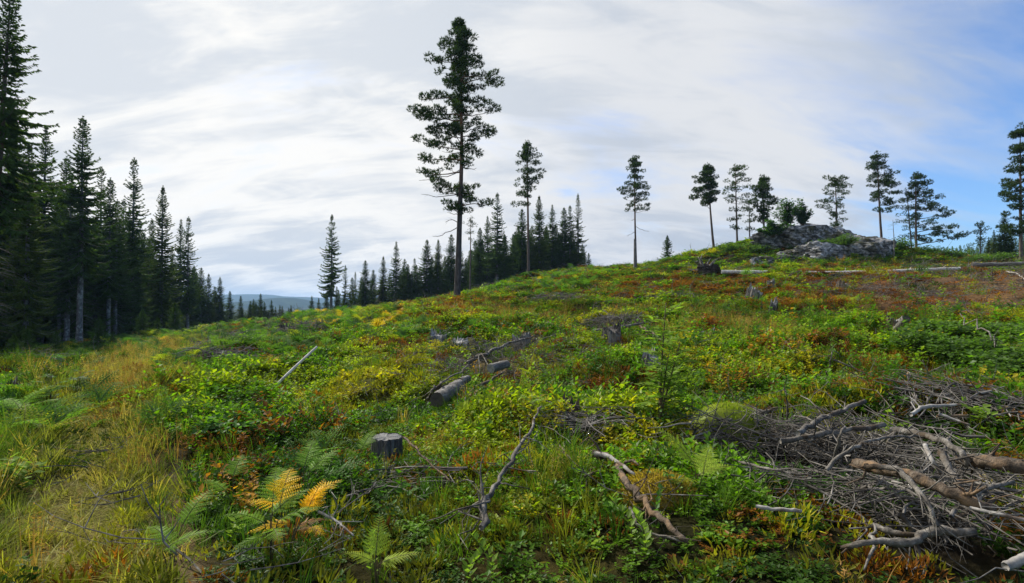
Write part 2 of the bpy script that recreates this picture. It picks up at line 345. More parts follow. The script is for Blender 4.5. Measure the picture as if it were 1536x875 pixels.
# ------------------------------------------------------------------ where what grows (surveyed patches)
# patch: kind, centre px, centre py, half-width, half-height, weight   (looked up once per ground point, then fixed in the ground)
PATCH = dict(
 straw=[(185,578,60,16,.85),(215,540,55,14,.6),(270,520,40,8,.8),(130,650,60,40,.2),(215,690,40,40,.4),(1090,500,75,12,1.1),(790,470,120,14,.35),(1010,470,80,10,.2)],
 russet=[(665,461,62,13,1.6),(1330,440,240,34,1.4),(1060,494,45,9,.9),(940,425,120,18,.6),(420,490,50,8,.5),(910,575,40,20,.9),(280,590,30,12,.4),(400,690,90,45,.3),(600,515,60,10,.5),(1330,560,120,40,.45),(760,465,60,10,.7),(1480,800,150,60,.35)],
 yellow=[(480,570,130,55,.8),(700,520,240,50,.8),(950,510,140,36,1.),(620,475,90,25,.9),(1150,545,100,30,.55),(560,490,70,22,.8),(1330,560,100,35,.6),(700,700,200,60,.35),(480,640,120,40,.5)],
 bare=[(1440,444,115,24,1.7),(1510,435,70,22,1.6),(1330,440,60,14,.7),(1230,440,60,10,.5),(262,745,16,70,1.1),(285,850,22,50,.6),(110,760,60,40,.8),(60,830,50,25,.6),(175,800,30,20,.4),(335,517,34,11,1.3),(345,548,30,9,.9),(440,499,34,8,1.),(1380,720,160,65,.6),(1150,680,120,38,1.15),(1180,730,80,25,.4),(1300,690,90,40,.6),(1450,800,100,40,.7),(730,545,70,22,.5),(920,488,36,12,.8),(830,545,50,20,.3)],
 fern=[(540,484,75,17,1.5),(400,515,80,18,1.1),(430,540,50,18,.7),(240,512,60,9,1.6),(165,520,70,10,1.3),(90,535,70,10,.9),(60,620,100,36,.8),(260,545,40,12,.8),(480,470,50,8,.7),(850,430,50,12,.6),(1120,470,140,16,.3)],
 grass=[(90,780,180,130,1.6),(60,690,110,50,1.),(170,610,110,40,.9),(250,560,70,30,.6),(120,540,120,20,.7),(850,720,45,40,.8),(690,610,40,35,.9),(1300,395,260,7,1.),(1130,465,140,14,.5),(820,790,90,60,.4),(1250,490,120,18,.4)],
 herb=[(1080,560,190,45,1.5),(1000,620,130,60,1.0),(760,600,120,60,.5),(480,620,120,50,.4),(1450,520,130,55,1.2),(1480,640,60,25,.8),(1040,520,90,22,.6),(350,640,70,30,1.1),(970,800,70,50,.7),(330,740,40,60,.5),(1150,500,200,20,.5),(1230,392,140,8,.6)],
 bank=[(1440,446,120,22,1.3),(1515,436,75,22,1.3),(1340,444,70,13,.7)],
 pile=[(1380,720,170,75,1.3),(1150,690,110,45,1.2),(1450,800,110,50,1.2)],  # not growth: where the ground is painted dark beneath the brush heap
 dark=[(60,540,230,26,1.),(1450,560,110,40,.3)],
)
def zone(kind, px, py):
    w = 0
    for cx, cy, rx, ry, a in PATCH[kind]: w = w + a*np.exp(-((px-cx)/rx)**2 - ((py-cy)/ry)**2)
    return w

# ------------------------------------------------------------------ ground sheet
def build_ground():
    rad = np.r_[0.0, np.geomspace(.6, 130, 300), np.geomspace(140, 6000, 46)]
    front = np.linspace(-62, 62, 420); back = np.linspace(62, 298, 62)[1:-1]
    az = np.radians(np.r_[front, back]); na = len(az); nr = len(rad)
    RR, AA = np.meshgrid(rad[1:], az, indexing='ij')
    x = np.r_[0, (RR*np.sin(AA)).ravel()]; y = np.r_[0, (RR*np.cos(AA)).ravel()]
    z = H(x, y); V = np.c_[x, y, z]
    i = (np.arange(nr-2)[:, None]*na)+1; j = np.arange(na)[None]; k = (j+1) % na
    q = np.stack([i+j, i+na+j, i+na+k, i+k], -1).reshape(-1, 4)
    f = np.stack([np.zeros(na, int), 1+np.arange(na), 1+(np.arange(na)+1) % na], -1)
    mb = MB(); mb.add(V, q, f); me = mb.mesh('ground', M['ground'], True)
    px, py = proj(x, y, z); r = np.hypot(x, y)
    n1 = fbm(x/1.1, y/1.1, 51, 4)
    c = np.array([.024, .024, .008])*np.ones((len(x), 3))
    def mixin(w, col):
        nonlocal c; w = np.clip(w, 0, 1)[:, None]; c = c*(1-w) + np.array(col)*w
    vis = (y > .5)
    mixin(zone('yellow', px, py)*vis*.9 + n1*.3, (.095, .095, .016))
    mixin(zone('russet', px, py)*vis + n1*.3, (.105, .050, .016))
    mixin(zone('straw', px, py)*vis*.8, (.16, .12, .04))
    mixin(zone('bare', px, py)*vis*(1+1.2*n1), (.15, .098, .062))
    mixin(zone('bank', px, py)*vis*(1+n1), (.14, .082, .036))
    mixin(onpath(x, y)*1.1*(1+n1), (.19, .155, .055))
    mixin(zone('pile', px, py)*vis, (.022, .018, .012))  # shade in the gaps of the brush heap, put into the ground colour
    mixin(sstep(r, 90, 200), (.018, .028, .010))
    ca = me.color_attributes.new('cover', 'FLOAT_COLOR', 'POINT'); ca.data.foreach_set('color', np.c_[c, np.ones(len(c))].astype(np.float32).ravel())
    o = ob('ground', me); o['kind'] = 'structure'
build_ground()

def hill(name, D, pts, depth, seed):
    # pts: (px, py) silhouette; a long rounded ridge at distance D
    px = np.array([p[0] for p in pts], float); py = np.array([p[1] for p in pts], float)
    xs = np.linspace(px[0], px[-1], 160); top = np.interp(xs, px, py)
    mb = MB(); V = []; nv = 26
    u = (xs-CX)/F; zt = EH + (HOR-top)/F*D
    zt = zt + D*.0016*fbm(xs/22., xs*0, seed, 4) - 0
    for k in range(nv):
        a = math.pi*k/(nv-1); yy = D - depth*math.cos(a)
        zz = -40 + (zt+40)*math.sin(a)**.8 + D*.0016*fbm(xs/14., xs*0+k*.6, seed+5, 4)*math.sin(a)
        V.append(np.c_[u*D, np.full(len(xs), yy), zz])
    V = np.concatenate(V); n = len(xs); i = np.arange(nv-1)[:, None]*n; j = np.arange(n-1)[None]
    mb.add(V, np.stack([i+j, i+j+1, i+n+j+1, i+n+j], -1).reshape(-1, 4))
    m, nt, N, L = nmat('far_wood_'+name); out = N('ShaderNodeOutputMaterial'); b = N('ShaderNodeBsdfPrincipled'); L(b.outputs[0], out.inputs[0]); b.inputs['Roughness'].default_value = 1; b.inputs['Specular IOR Level'].default_value = 0
    geo = N('ShaderNodeNewGeometry'); nn = N('ShaderNodeTexNoise'); nn.inputs['Scale'].default_value = .02; nn.inputs['Detail'].default_value = 9; L(geo.outputs['Position'], nn.inputs['Vector'])
    rp = ramp(N, [(.35, (.014, .026, .012)), (.65, (.035, .055, .022))]); L(nn.outputs[0], rp.inputs[0]); L(rp.outputs[0], b.inputs['Base Color'])
    o = ob(name, mb.mesh(name, m, True)); o['kind'] = 'structure'
hill('far_hill', 4200, [(-400,452),(100,450),(300,446),(345,443),(380,442),(430,445),(480,448),(560,447),(700,450),(900,452),(1300,450),(1900,452)], 700, 3)
hill('near_hill', 2300, [(-500,470),(200,462),(350,456),(400,450),(435,446),(460,452),(480,458),(560,462),(700,456),(1100,460),(1900,462)], 350, 8)

# ------------------------------------------------------------------ ground cover: one stuff object per kind, geometry-node scatter
def scatter(name, label, P3, rot, scl, tint, pick, protos):
    me = bpy.data.meshes.new(name); me.vertices.add(len(P3)); me.vertices.foreach_set('co', P3.astype(np.float32).ravel())
    def at(n, t, v):
        a = me.attributes.new(n, t, 'POINT')
        a.data.foreach_set({'FLOAT_VECTOR': 'vector', 'FLOAT_COLOR': 'color', 'INT': 'value'}[t], v.ravel())
    at('rot', 'FLOAT_VECTOR', rot.astype(np.float32)); at('scl', 'FLOAT_VECTOR', scl.astype(np.float32))
    at('tint', 'FLOAT_COLOR', np.c_[tint, np.ones(len(tint))].astype(np.float32)); at('pick', 'INT', pick.astype(np.int32))
    o = ob(name, me); o['kind'] = 'stuff'; o['label'] = label
    src = bpy.data.collections.new(name+'_source')
    for i, pm in enumerate(protos):
        src.objects.link(bpy.data.objects.new('%s_%s' % (name, 'abcdefgh'[i]), pm))
    ng = bpy.data.node_groups.new(name, 'GeometryNodeTree')
    ng.interface.new_socket('Geometry', in_out='INPUT', socket_type='NodeSocketGeometry'); ng.interface.new_socket('Geometry', in_out='OUTPUT', socket_type='NodeSocketGeometry')
    N, L = ng.nodes.new, ng.links.new
    gi, go = N('NodeGroupInput'), N('NodeGroupOutput'); ip = N('GeometryNodeInstanceOnPoints'); ci = N('GeometryNodeCollectionInfo')
    ci.inputs[0].default_value = src; ci.inputs['Separate Children'].default_value = True; ci.inputs['Reset Children'].default_value = True
    def na(n, t):
        a = N('GeometryNodeInputNamedAttribute'); a.data_type = t; a.inputs[0].default_value = n; return a.outputs[0]
    er = N('FunctionNodeEulerToRotation'); L(na('rot', 'FLOAT_VECTOR'), er.inputs[0])
    L(gi.outputs[0], ip.inputs['Points']); L(ci.outputs[0], ip.inputs['Instance']); ip.inputs['Pick Instance'].default_value = True
    L(na('pick', 'INT'), ip.inputs['Instance Index']); L(er.outputs[0], ip.inputs['Rotation']); L(na('scl', 'FLOAT_VECTOR'), ip.inputs['Scale'])
    L(ip.outputs[0], go.inputs[0])
    md = o.modifiers.new('scatter', 'NODES'); md.node_group = ng
    return o
def rot_rand(rs, n, tilt): return np.c_[rs.normal(0, tilt, n), rs.normal(0, tilt, n), rs.random(n)*6.283]
def berry_proto(seed, stems=6, leafs=9, h=.17, L=.043, W=.0145, spread=.11):
    rs = np.random.default_rng(seed); mb = MB()
    for s in range(stems):
        a = rs.random()*6.28; r = spread*math.sqrt(rs.random()); p0 = np.array([r*math.cos(a)*.5, r*math.sin(a)*.5, -.02]); hh = h*rs.uniform(.55, 1.1)
        p1 = p0 + [r*math.cos(a)+rs.normal(0, .02), r*math.sin(a)+rs.normal(0, .02), hh]
        t = np.linspace(0, 1, 4)[:, None]; c = p0*(1-t)+p1*t + np.c_[rs.normal(0, .008, (4, 2)), np.zeros(4)]
        mb.tube(c, np.linspace(.0025, .001, 4), 3, mat=1, cap=False)
        k = leafs; tt = rs.uniform(.3, 1.02, k); b = p0 + (p1-p0)*tt[:, None]
        aa = rs.random(k)*6.28; d = np.c_[np.cos(aa), np.sin(aa), rs.uniform(-.1, .9, k)]; b = b + unit(d)*rs.uniform(0, .02, k)[:, None]
        mb.leaves(b, d, np.c_[rs.normal(0, .3, (k, 2)), np.ones(k)], L*rs.uniform(.7, 1.25, k), W*rs.uniform(.8, 1.25, k), .3)
    return mb.mesh('berry_clump', [M['tint_leaf'], M['stem']])
def grass_proto(seed, n=34, h=.34, w=.0032, spread=.07, lean=.35, heads=0):
    rs = np.random.default_rng(seed); mb = MB()
    for i in range(n):
        a = rs.random()*6.28; r = spread*math.sqrt(rs.random()); b = np.array([r*math.cos(a), r*math.sin(a), -.03])
        hh = h*rs.uniform(.45, 1.15); ln = lean*rs.uniform(.2, 1.5); aa = a + rs.normal(0, .7); d = np.array([math.cos(aa), math.sin(aa), 0])
        t = np.array([0, .4, .75, 1.])[:, None]; c = b + d*(ln*hh*t**1.8) + np.array([0, 0, 1.])*hh*(t - .28*ln*t**2.5)
        sd = np.array([-d[1], d[0], 0]); ww = w*np.array([1, .9, .6, .1])[:, None]
        V = np.concatenate([c-sd*ww, c+sd*ww]); mb.add(V, [(k, k+1, k+5, k+4) for k in range(3)])
        if heads and i < heads:
            k = 14; tt = rs.random(k)[:, None]; e = c[-1] - np.array([0, 0, 1])*tt*hh*.28
            aa = rs.random(k)*6.28; dd = np.c_[np.cos(aa), np.sin(aa), rs.uniform(.2, 1, k)]
            mb.leaves(e, dd, np.c_[rs.normal(0, 1, (k, 2)), np.ones(k)], rs.uniform(.02, .045, k), .003, .1)
    return mb.mesh('grass_tuft', [M['tint_grass']])
def heath_proto(seed, n=90, R0=.16, h=.12):
    rs = np.random.default_rng(seed); mb = MB(); a = rs.random(n)*6.28; r = R0*np.sqrt(rs.random(n))
    b = np.c_[r*np.cos(a), r*np.sin(a), h*(1-(r/R0)**2)*rs.uniform(.2, .9, n)-.02]
    d = unit(np.c_[np.cos(a)*r/R0*.8, np.sin(a)*r/R0*.8, np.full(n, .8)] + rs.normal(0, .35, (n, 3)))
    mb.leaves(b, d, rs.normal(0, 1, (n, 3)), rs.uniform(.04, .085, n), rs.uniform(.005, .010, n), .2)
    return mb.mesh('heath_clump', [M['tint_moss']])
def frond(mb, base, yaw, pitch, Ln, rs, npin=15, width=.38, droop=.6, mat=0, stipe=.25, m=8, roll=0.):
    # one serrated fern frond: arching rachis, paired pinnae, each a row of small toothed leaflets
    K = 14; t = np.linspace(0, 1, K); ang = pitch - droop*t**1.3
    dx = np.cos(ang)*Ln/(K-1); dz = np.sin(ang)*Ln/(K-1)
    pr = np.c_[np.r_[0, np.cumsum(dx[:-1])], np.zeros(K), np.r_[0, np.cumsum(dz[:-1])]]
    cy, sy = math.cos(yaw), math.sin(yaw); Rz = np.array([[cy, -sy, 0], [sy, cy, 0], [0, 0, 1.]])
    tan = unit(np.gradient(pr, axis=0)); 
    mb.tube(base + pr @ Rz.T, np.linspace(.0045, .001, K)*max(Ln, .4)/.6, 3, mat=1, cap=False)
    for k in range(npin):
        tt = stipe + (1-stipe)*(k+.3)/npin; i = min(int(tt*(K-1)), K-2); f = tt*(K-1)-i
        o = pr[i]*(1-f)+pr[i+1]*f; tg = tan[i]; nrm = np.array([-tg[2], 0, tg[0]])
        q = (tt-stipe)/(1-stipe); pl = Ln*width*(1-q)**.75*(.55+.45*min(1, q*5+.35))*rs.uniform(.85, 1.1)+.012*Ln
        for s in (-1, 1):
            d = unit(np.array([0, s, 0])*math.cos(roll*s) + tg*(.45+.25*q) + nrm*rs.normal(.03, .1))
            per = unit(np.cross(nrm, d)); u = np.linspace(.04, .97, m); lw = pl*.23*(1-u*.8)
            c = o + d*(u*pl)[:, None] - nrm*(.16*pl*u**2)[:, None]
            for s2 in (-1, 1):
                b = c; V = np.stack([b-d*(pl/m*.52), b+d*(pl/m*.42), b+per*s2*lw[:, None]+d*(pl/m*.55)-nrm*(lw*.2)[:, None]], 1).reshape(-1, 3)
                mb.add(base + V @ Rz.T, np.arange(len(u)*3).reshape(-1, 3), mat=mat)
def fern_proto(seed, n=5, Ln=.6):
    rs = np.random.default_rng(seed); mb = MB()
    for i in range(n): frond(mb, np.array([rs.normal(0, .04), rs.normal(0, .04), -.03]), i*6.28/n+rs.normal(0, .4), rs.uniform(.7, 1.15), Ln*rs.uniform(.7, 1.15), rs, 11, .36, rs.uniform(.8, 1.4), m=4)
    return mb.mesh('fern_clump', [M['tint_grass'], M['stem']])
def herb_proto(seed, h=.45, n=26, L=.085, W=.026, stems=3):
    rs = np.random.default_rng(seed); mb = MB()
    for s in range(stems):
        a = rs.random()*6.28; tip = np.array([math.cos(a)*.16*rs.random(), math.sin(a)*.16*rs.random(), h*rs.uniform(.6, 1.05)]); p0 = np.array([rs.normal(0, .05), rs.normal(0, .05), -.03])
        t = np.linspace(0, 1, 4)[:, None]; mb.tube(p0*(1-t)+tip*t, np.linspace(.004, .0015, 4), 3, mat=1, cap=False)
        k = n//stems+2; tt = np.linspace(.22, 1, k); b = p0 + (tip-p0)*tt[:, None]; aa = np.arange(k)*2.4+rs.random()*6
        d = np.c_[np.cos(aa), np.sin(aa), rs.uniform(-.15, .8, k)]; b = b+unit(d)*.012
        mb.leaves(b, d, np.c_[rs.normal(0, .25, (k, 2)), np.ones(k)], L*rs.uniform(.6, 1.2, k), W*rs.uniform(.7, 1.15, k), .25)
    return mb.mesh('herb_clump', [M['tint_leaf'], M['stem']])
def twig_proto(seed, n=4, Ln=.45, r=.005):
    rs = np.random.default_rng(seed); mb = MB()
    for i in range(n):
        a = rs.random()*6.28; p = np.array([rs.normal(0, .12), rs.normal(0, .12), rs.uniform(.02, .12)]); d = np.array([math.cos(a), math.sin(a), rs.normal(0, .2)]); pts = [p]
        l = Ln*rs.uniform(.4, 1.1)
        for k in range(4): d = unit(d+rs.normal(0, .22, 3)*[1, 1, .6]); p = p+d*l/4; pts.append(p)
        mb.tube(pts, np.linspace(r, r*.35, 5)*rs.uniform(.5, 1.2), 4, cap=False)
        for k in range(2): q = pts[1+k]; e = unit(d+rs.normal(0, .7, 3)); mb.tube([q, q+e*l*.18, q+unit(e+rs.normal(0, .3, 3))*l*.34], [r*.5, r*.4, r*.2], 3, cap=False)
    return mb.mesh('twig_bunch', [M['twig']])

def polar_points(rs, dens, r0, r1, fall, rc, azd=57):
    # area density dens per m2 inside rc, falling as r**-fall beyond
    rr = np.geomspace(r0, r1, 600); d = dens*np.where(rr < rc, 1, (rc/rr)**fall); pdf = d*rr; cdf = np.cumsum((pdf[1:]+pdf[:-1])/2*np.diff(rr)); 
    n = int(cdf[-1]*2*R(azd)); r = np.interp(rs.random(n)*cdf[-1], np.r_[0, cdf], rr); a = R(azd)*(2*rs.random(n)-1)
    return r*np.sin(a), r*np.cos(a), r
# places that stay clear of tall cover: logs, stumps (filled below)
CLEAR = []
def clearing(x, y):
    k = np.ones(len(x))
    for cx, cy, rad in CLEAR: k = np.minimum(k, sstep(np.hypot(x-cx, y-cy), rad*.6, rad*1.2))
    return k
for (px, py, rad) in [(580,672,.34),(668,600,.42),(655,603,.36),(690,590,.4),(745,552,.6),(720,548,.6),(1092,655,.6),(1092,668,.5),(895,683,.14),(920,695,.15),(945,725,.15),(965,752,.15),(985,772,.15),(1010,795,.14),(640,700,.12),(735,750,.12),(505,785,.12),(1165,765,.15),(1100,650,.4),(1150,670,.35),(1200,680,.35),(1320,812,.3),(1390,802,.3),(1450,799,.3),(1280,816,.25),(1060,503,.5),(918,498,.9),(1130,447,.9),(1350,487,.7),(655,510,.8),(690,516,.6)]:
    q = G(px, py); CLEAR.append((q[0], q[1], rad)); CLEAR.append((q[0]*(1-.35/q[1]), q[1]-.35, rad*.8))
def in_wood(x, y):                                  # floor of the spruce wood on the left
    px, py = proj(x, y, H(x, y)); lim = np.interp(x/np.maximum(y, .1)*F+CX, [-300, 0, 120, 200, 280, 340], [34, 32, 46, 54, 76, 98])
    return (x/np.maximum(y, .1)*F+CX < 345) & (y > lim)

def pal(w, cols, rs, n, XY=None):
    w = np.maximum(np.array(w), 0).T; w = w/np.maximum(w.sum(1, keepdims=True), 1e-6); u = (rs.random(n) if XY is None else np.clip(.5+1.15*fbm(XY[0]/2.1, XY[1]/2.1, 301, 4)+rs.normal(0, .09, n), 0, .999))[:, None]
    k = (np.cumsum(w, 1) < u).sum(1).clip(0, len(cols)-1); return np.array(cols)[k]
def cover():
    rs = np.random.default_rng(5)
    def prep(dens, r1, fall, rc, r0=1.3):
        x, y, r = polar_points(rs, dens, r0, r1, fall, rc); z = H(x, y); px, py = proj(x, y, z)
        return x, y, z, r, px, py
    nz = lambda x, y, s, sc: fbm(x/sc, y/sc, s, 3)
    # --- low berry shrubs
    x, y, z, r, px, py = prep(125, 105, 1.35, 6)
    g = zone('grass', px, py); br = zone('bare', px, py); ye = zone('yellow', px, py); ru = zone('russet', px, py); dk = zone('dark', px, py); fe = zone('fern', px, py)
    patchy = nz(x, y, 61, 1.7)
    p = 1.0 - 1.1*np.clip(g, 0, .93) - .95*np.clip(br*(1+nz(x, y, 5, .9)), 0, 1) - .45*zone('straw', px, py) - .3*fe - .35*np.clip(ru, 0, 1) + 1.7*np.clip(patchy, -.6, .12)
    p = p*clearing(x, y)*np.where(in_wood(x, y), .25, 1)*np.where(px < 300, .5, 1)*(1-.92*onpath(x, y))
    p = (p+.35*(1-sstep(r, 4, 8))*(px > 300)*(p > .05)*(1-np.clip(br, 0, 1)))*(1-.9*np.clip(zone('bank', px, py)*(1+patchy), 0, 1)); k = rs.random(len(x)) < np.clip(p, .0, 1)
    x, y, z, r, px, py, ye, ru, patchy, dk = [v[k] for v in (x, y, z, r, px, py, ye, ru, patchy, dk)]; n = len(x)
    n2 = nz(x, y, 71, .8); n3 = nz(x, y, 77, 2.6)
    far = sstep(r, 8, 30)
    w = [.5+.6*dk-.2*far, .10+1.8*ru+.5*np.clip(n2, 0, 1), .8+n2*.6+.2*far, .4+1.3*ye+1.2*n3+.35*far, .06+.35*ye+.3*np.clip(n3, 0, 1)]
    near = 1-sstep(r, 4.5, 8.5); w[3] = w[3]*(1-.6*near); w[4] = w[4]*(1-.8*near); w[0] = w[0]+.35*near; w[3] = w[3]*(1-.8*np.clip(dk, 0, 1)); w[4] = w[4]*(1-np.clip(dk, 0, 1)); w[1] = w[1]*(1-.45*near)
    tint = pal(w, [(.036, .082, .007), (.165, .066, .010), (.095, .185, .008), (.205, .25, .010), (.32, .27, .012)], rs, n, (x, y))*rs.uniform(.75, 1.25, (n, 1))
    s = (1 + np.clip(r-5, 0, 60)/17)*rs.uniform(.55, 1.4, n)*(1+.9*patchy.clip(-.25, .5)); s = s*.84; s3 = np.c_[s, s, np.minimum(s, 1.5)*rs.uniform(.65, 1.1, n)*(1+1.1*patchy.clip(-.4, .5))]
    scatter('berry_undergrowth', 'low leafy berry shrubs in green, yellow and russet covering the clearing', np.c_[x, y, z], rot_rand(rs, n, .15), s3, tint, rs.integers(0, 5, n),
            [berry_proto(1), berry_proto(2), berry_proto(3, 7, 9, .21), berry_proto(4, 5, 10, .16, .055, .02), berry_proto(6, 8, 9, .13, .034, .012)])
    # --- grass
    x, y, z, r, px, py = prep(85, 90, 1.35, 6)
    g = zone('grass', px, py); st = zone('straw', px, py)
    p = np.clip(g*1.0 - .9*np.clip(zone('bare', px, py), 0, 1)+.15*st, 0, 1)*(.85+.9*nz(x, y, 81, 1.3)) + .05 + .03*(px > 300)*sstep(r, 4, 8)
    p = p*clearing(x, y)*np.where(in_wood(x, y), .2, 1)
    p = p*(1-.85*np.clip(zone('bank', px, py), 0, 1)); k = rs.random(len(x)) < p; x, y, z, r, px, py, g, st = [v[k] for v in (x, y, z, r, px, py, g, st)]; n = len(x); n2 = nz(x, y, 85, 1.1)
    dk = zone('dark', px, py)
    op = onpath(x, y)
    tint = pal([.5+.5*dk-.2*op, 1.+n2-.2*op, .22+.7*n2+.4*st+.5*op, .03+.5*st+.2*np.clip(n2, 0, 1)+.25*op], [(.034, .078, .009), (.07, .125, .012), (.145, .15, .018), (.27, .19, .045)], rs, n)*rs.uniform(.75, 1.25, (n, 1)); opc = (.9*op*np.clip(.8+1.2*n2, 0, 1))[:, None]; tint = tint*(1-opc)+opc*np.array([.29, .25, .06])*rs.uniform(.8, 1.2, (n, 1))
    s = (1+np.clip(r-5, 0, 60)/24)*rs.uniform(.6, 1.25, n); s3 = np.c_[s, s, np.minimum(s, 1.8)*rs.uniform(.6, 1.15, n)*(1-.72*op)]
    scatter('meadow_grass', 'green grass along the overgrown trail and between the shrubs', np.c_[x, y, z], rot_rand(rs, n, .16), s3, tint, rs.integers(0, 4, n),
            [grass_proto(11), grass_proto(12, 40, .28, .0028, .09, .6), grass_proto(13, 26, .42, .0036, .06, .5), grass_proto(14, 36, .22, .003, .1, .9)])
    # --- straw grass with seed heads
    x, y, z, r, px, py = prep(46, 80, 1.3, 7)
    st = zone('straw', px, py); p = np.clip(st*.85, 0, 1)+.012*(px > 380)+.03*((px < 330) & (py > 560)); p = p*clearing(x, y)*np.where(in_wood(x, y), 0, 1)
    k = rs.random(len(x)) < p; x, y, z, r, px, py = [v[k] for v in (x, y, z, r, px, py)]; n = len(x)
    tint = pal([np.full(n, .5), np.full(n, .5), np.full(n, .3)], [(.33, .235, .075), (.27, .15, .045), (.22, .19, .045)], rs, n)*rs.uniform(.75, 1.2, (n, 1))
    s = (1+np.clip(r-6, 0, 50)/28)*rs.uniform(.65, 1.2, n)
    scatter('dry_grass', 'straw coloured dry grass with feathery seed heads', np.c_[x, y, z], rot_rand(rs, n, .12), np.c_[s, s, np.minimum(s, 1.6)], tint, rs.integers(0, 3, n),
            [grass_proto(21, 22, .5, .002, .08, .35, 12), grass_proto(22, 18, .42, .002, .1, .5, 9), grass_proto(23, 24, .34, .0022, .09, .8, 6)])
    # --- heath and moss
    x, y, z, r, px, py = prep(70, 100, 1.3, 6)
    ru = zone('russet', px, py); ba = zone('bare', px, py); ye = zone('yellow', px, py); n2 = nz(x, y, 91, 1.0)
    p = .30+.75*ru+.25*ye+.5*n2-.75*np.clip(ba, 0, 1)*(px < 320)-.6*np.clip(ba, 0, 1); p = p*np.maximum(clearing(x, y), .3)
    p = p*(1-.3*np.clip(zone('bank', px, py)*(1+n2), 0, 1)); k = rs.random(len(x)) < p; x, y, z, r, px, py, ru, ye, n2 = [v[k] for v in (x, y, z, r, px, py, ru, ye, n2)]; n = len(x)
    wood = in_wood(x, y); near = 1-sstep(r, 4.5, 8); ru = ru*(1-.7*near); n2 = n2*(1-.7*near)-.25*near
    tint = pal([.4+1.0*wood, .5-.3*wood+0*ru, .25+1.4*ru+.4*n2-.2*wood, .08+.5*ru, .25+.6*ye], [(.045, .075, .010), (.13, .13, .012), (.17, .062, .012), (.28, .105, .015), (.26, .24, .015)], rs, n, (x+9, y))*rs.uniform(.7, 1.25, (n, 1))
    s = (1+np.clip(r-5, 0, 70)/20)*rs.uniform(.6, 1.3, n); s3 = np.c_[s, s, np.minimum(s, 1.8)*rs.uniform(.7, 1.2, n)]
    scatter('heath_moss', 'reddish heather and olive moss cushions between the shrubs', np.c_[x, y, z], rot_rand(rs, n, .12), s3, tint, rs.integers(0, 3, n), [heath_proto(31), heath_proto(32, 100, .2, .08), heath_proto(33, 80, .13, .16)])
    # --- fern beds
    x, y, z, r, px, py = prep(11, 100, 1.0, 8, 4)
    fe = zone('fern', px, py); p = np.clip(fe*.9*(1+nz(x, y, 95, 2)), 0, 1)+.008; p = p*clearing(x, y)*np.where(in_wood(x, y), .4, 1)*np.where(r < 6.5, .15, 1)
    k = rs.random(len(x)) < p; x, y, z, r, px, py = [v[k] for v in (x, y, z, r, px, py)]; n = len(x); ylw = np.exp(-((px-585)/55)**2-((py-478)/18)**2)
    tint = pal([np.full(n, .6), np.full(n, .5), .12+1.6*ylw, .04+.9*ylw], [(.055, .125, .022), (.10, .185, .03), (.26, .28, .025), (.45, .29, .025)], rs, n)*rs.uniform(.8, 1.2, (n, 1))
    s = (1+np.clip(r-10, 0, 60)/40)*rs.uniform(.6, 1.15, n)
    scatter('fern_bed', 'bracken ferns growing in beds on the slope', np.c_[x, y, z], rot_rand(rs, n, .1), np.c_[s, s, s], tint, rs.integers(0, 3, n), [fern_proto(41), fern_proto(42, 6, .5), fern_proto(43, 4, .7)])
    # --- leafy herbs
    x, y, z, r, px, py = prep(26, 80, 1.15, 7)
    he = zone('herb', px, py); p = np.clip(he*.9*(1+1.3*nz(x, y, 101, 1.6)), 0, 1)+.035*(px > 300); p = p*clearing(x, y)*np.where(in_wood(x, y), .1, 1)*(1-.8*np.clip(zone('bare', px, py), 0, 1))*(1-.9*onpath(x, y))
    k = rs.random(len(x)) < p; x, y, z, r, px, py = [v[k] for v in (x, y, z, r, px, py)]; n = len(x); n2 = nz(x, y, 105, 1.2)
    tint = pal([.6-n2, np.full(n, .6), .4+n2, .08+.1*n2], [(.045, .11, .009), (.085, .175, .012), (.175, .26, .016), (.30, .15, .016)], rs, n, (x, y+31))*rs.uniform(.8, 1.2, (n, 1))
    s = (1+np.clip(r-7, 0, 60)/24)*rs.uniform(.35, .8, n)*(1+.25*sstep(r, 6, 10)); s3 = np.c_[s, s, np.minimum(s, 1.5)]
    scatter('leafy_herbs', 'knee high leafy raspberry and willowherb growth', np.c_[x, y, z], rot_rand(rs, n, .12), s3, tint, rs.integers(0, 4, n), [herb_proto(51), herb_proto(52, .55, 32, .075, .022, 4), herb_proto(53, .36, 26, .1, .034, 3), herb_proto(54, .3, 18, .11, .04, 3)])
    # --- twig litter
    x, y, z, r, px, py = prep(9, 75, 1.1, 6)
    ba = zone('bare', px, py); p = np.clip(ba*1.0*(px > 320)+.25*ba*(px <= 320), 0, 1)+.10*(px > 380)+.02
    p = p+.5*np.exp(-((px-800)/160)**2-((py-545)/40)**2)
    k = rs.random(len(x)) < p*np.maximum(clearing(x, y), .35); x, y, z, r = [v[k] for v in (x, y, z, r)]; n = len(x)
    s = (1+np.clip(r-6, 0, 60)/22)*rs.uniform(.6, 1.4, n)
    scatter('twig_litter', 'grey dead twigs scattered over the felled slope', np.c_[x, y, z+.03], rot_rand(rs, n, .2), np.c_[s, s, s], np.ones((n, 3)), rs.integers(0, 3, n), [twig_proto(61), twig_proto(62, 6, .55, .005), twig_proto(63, 3, .7, .007)])
cover()

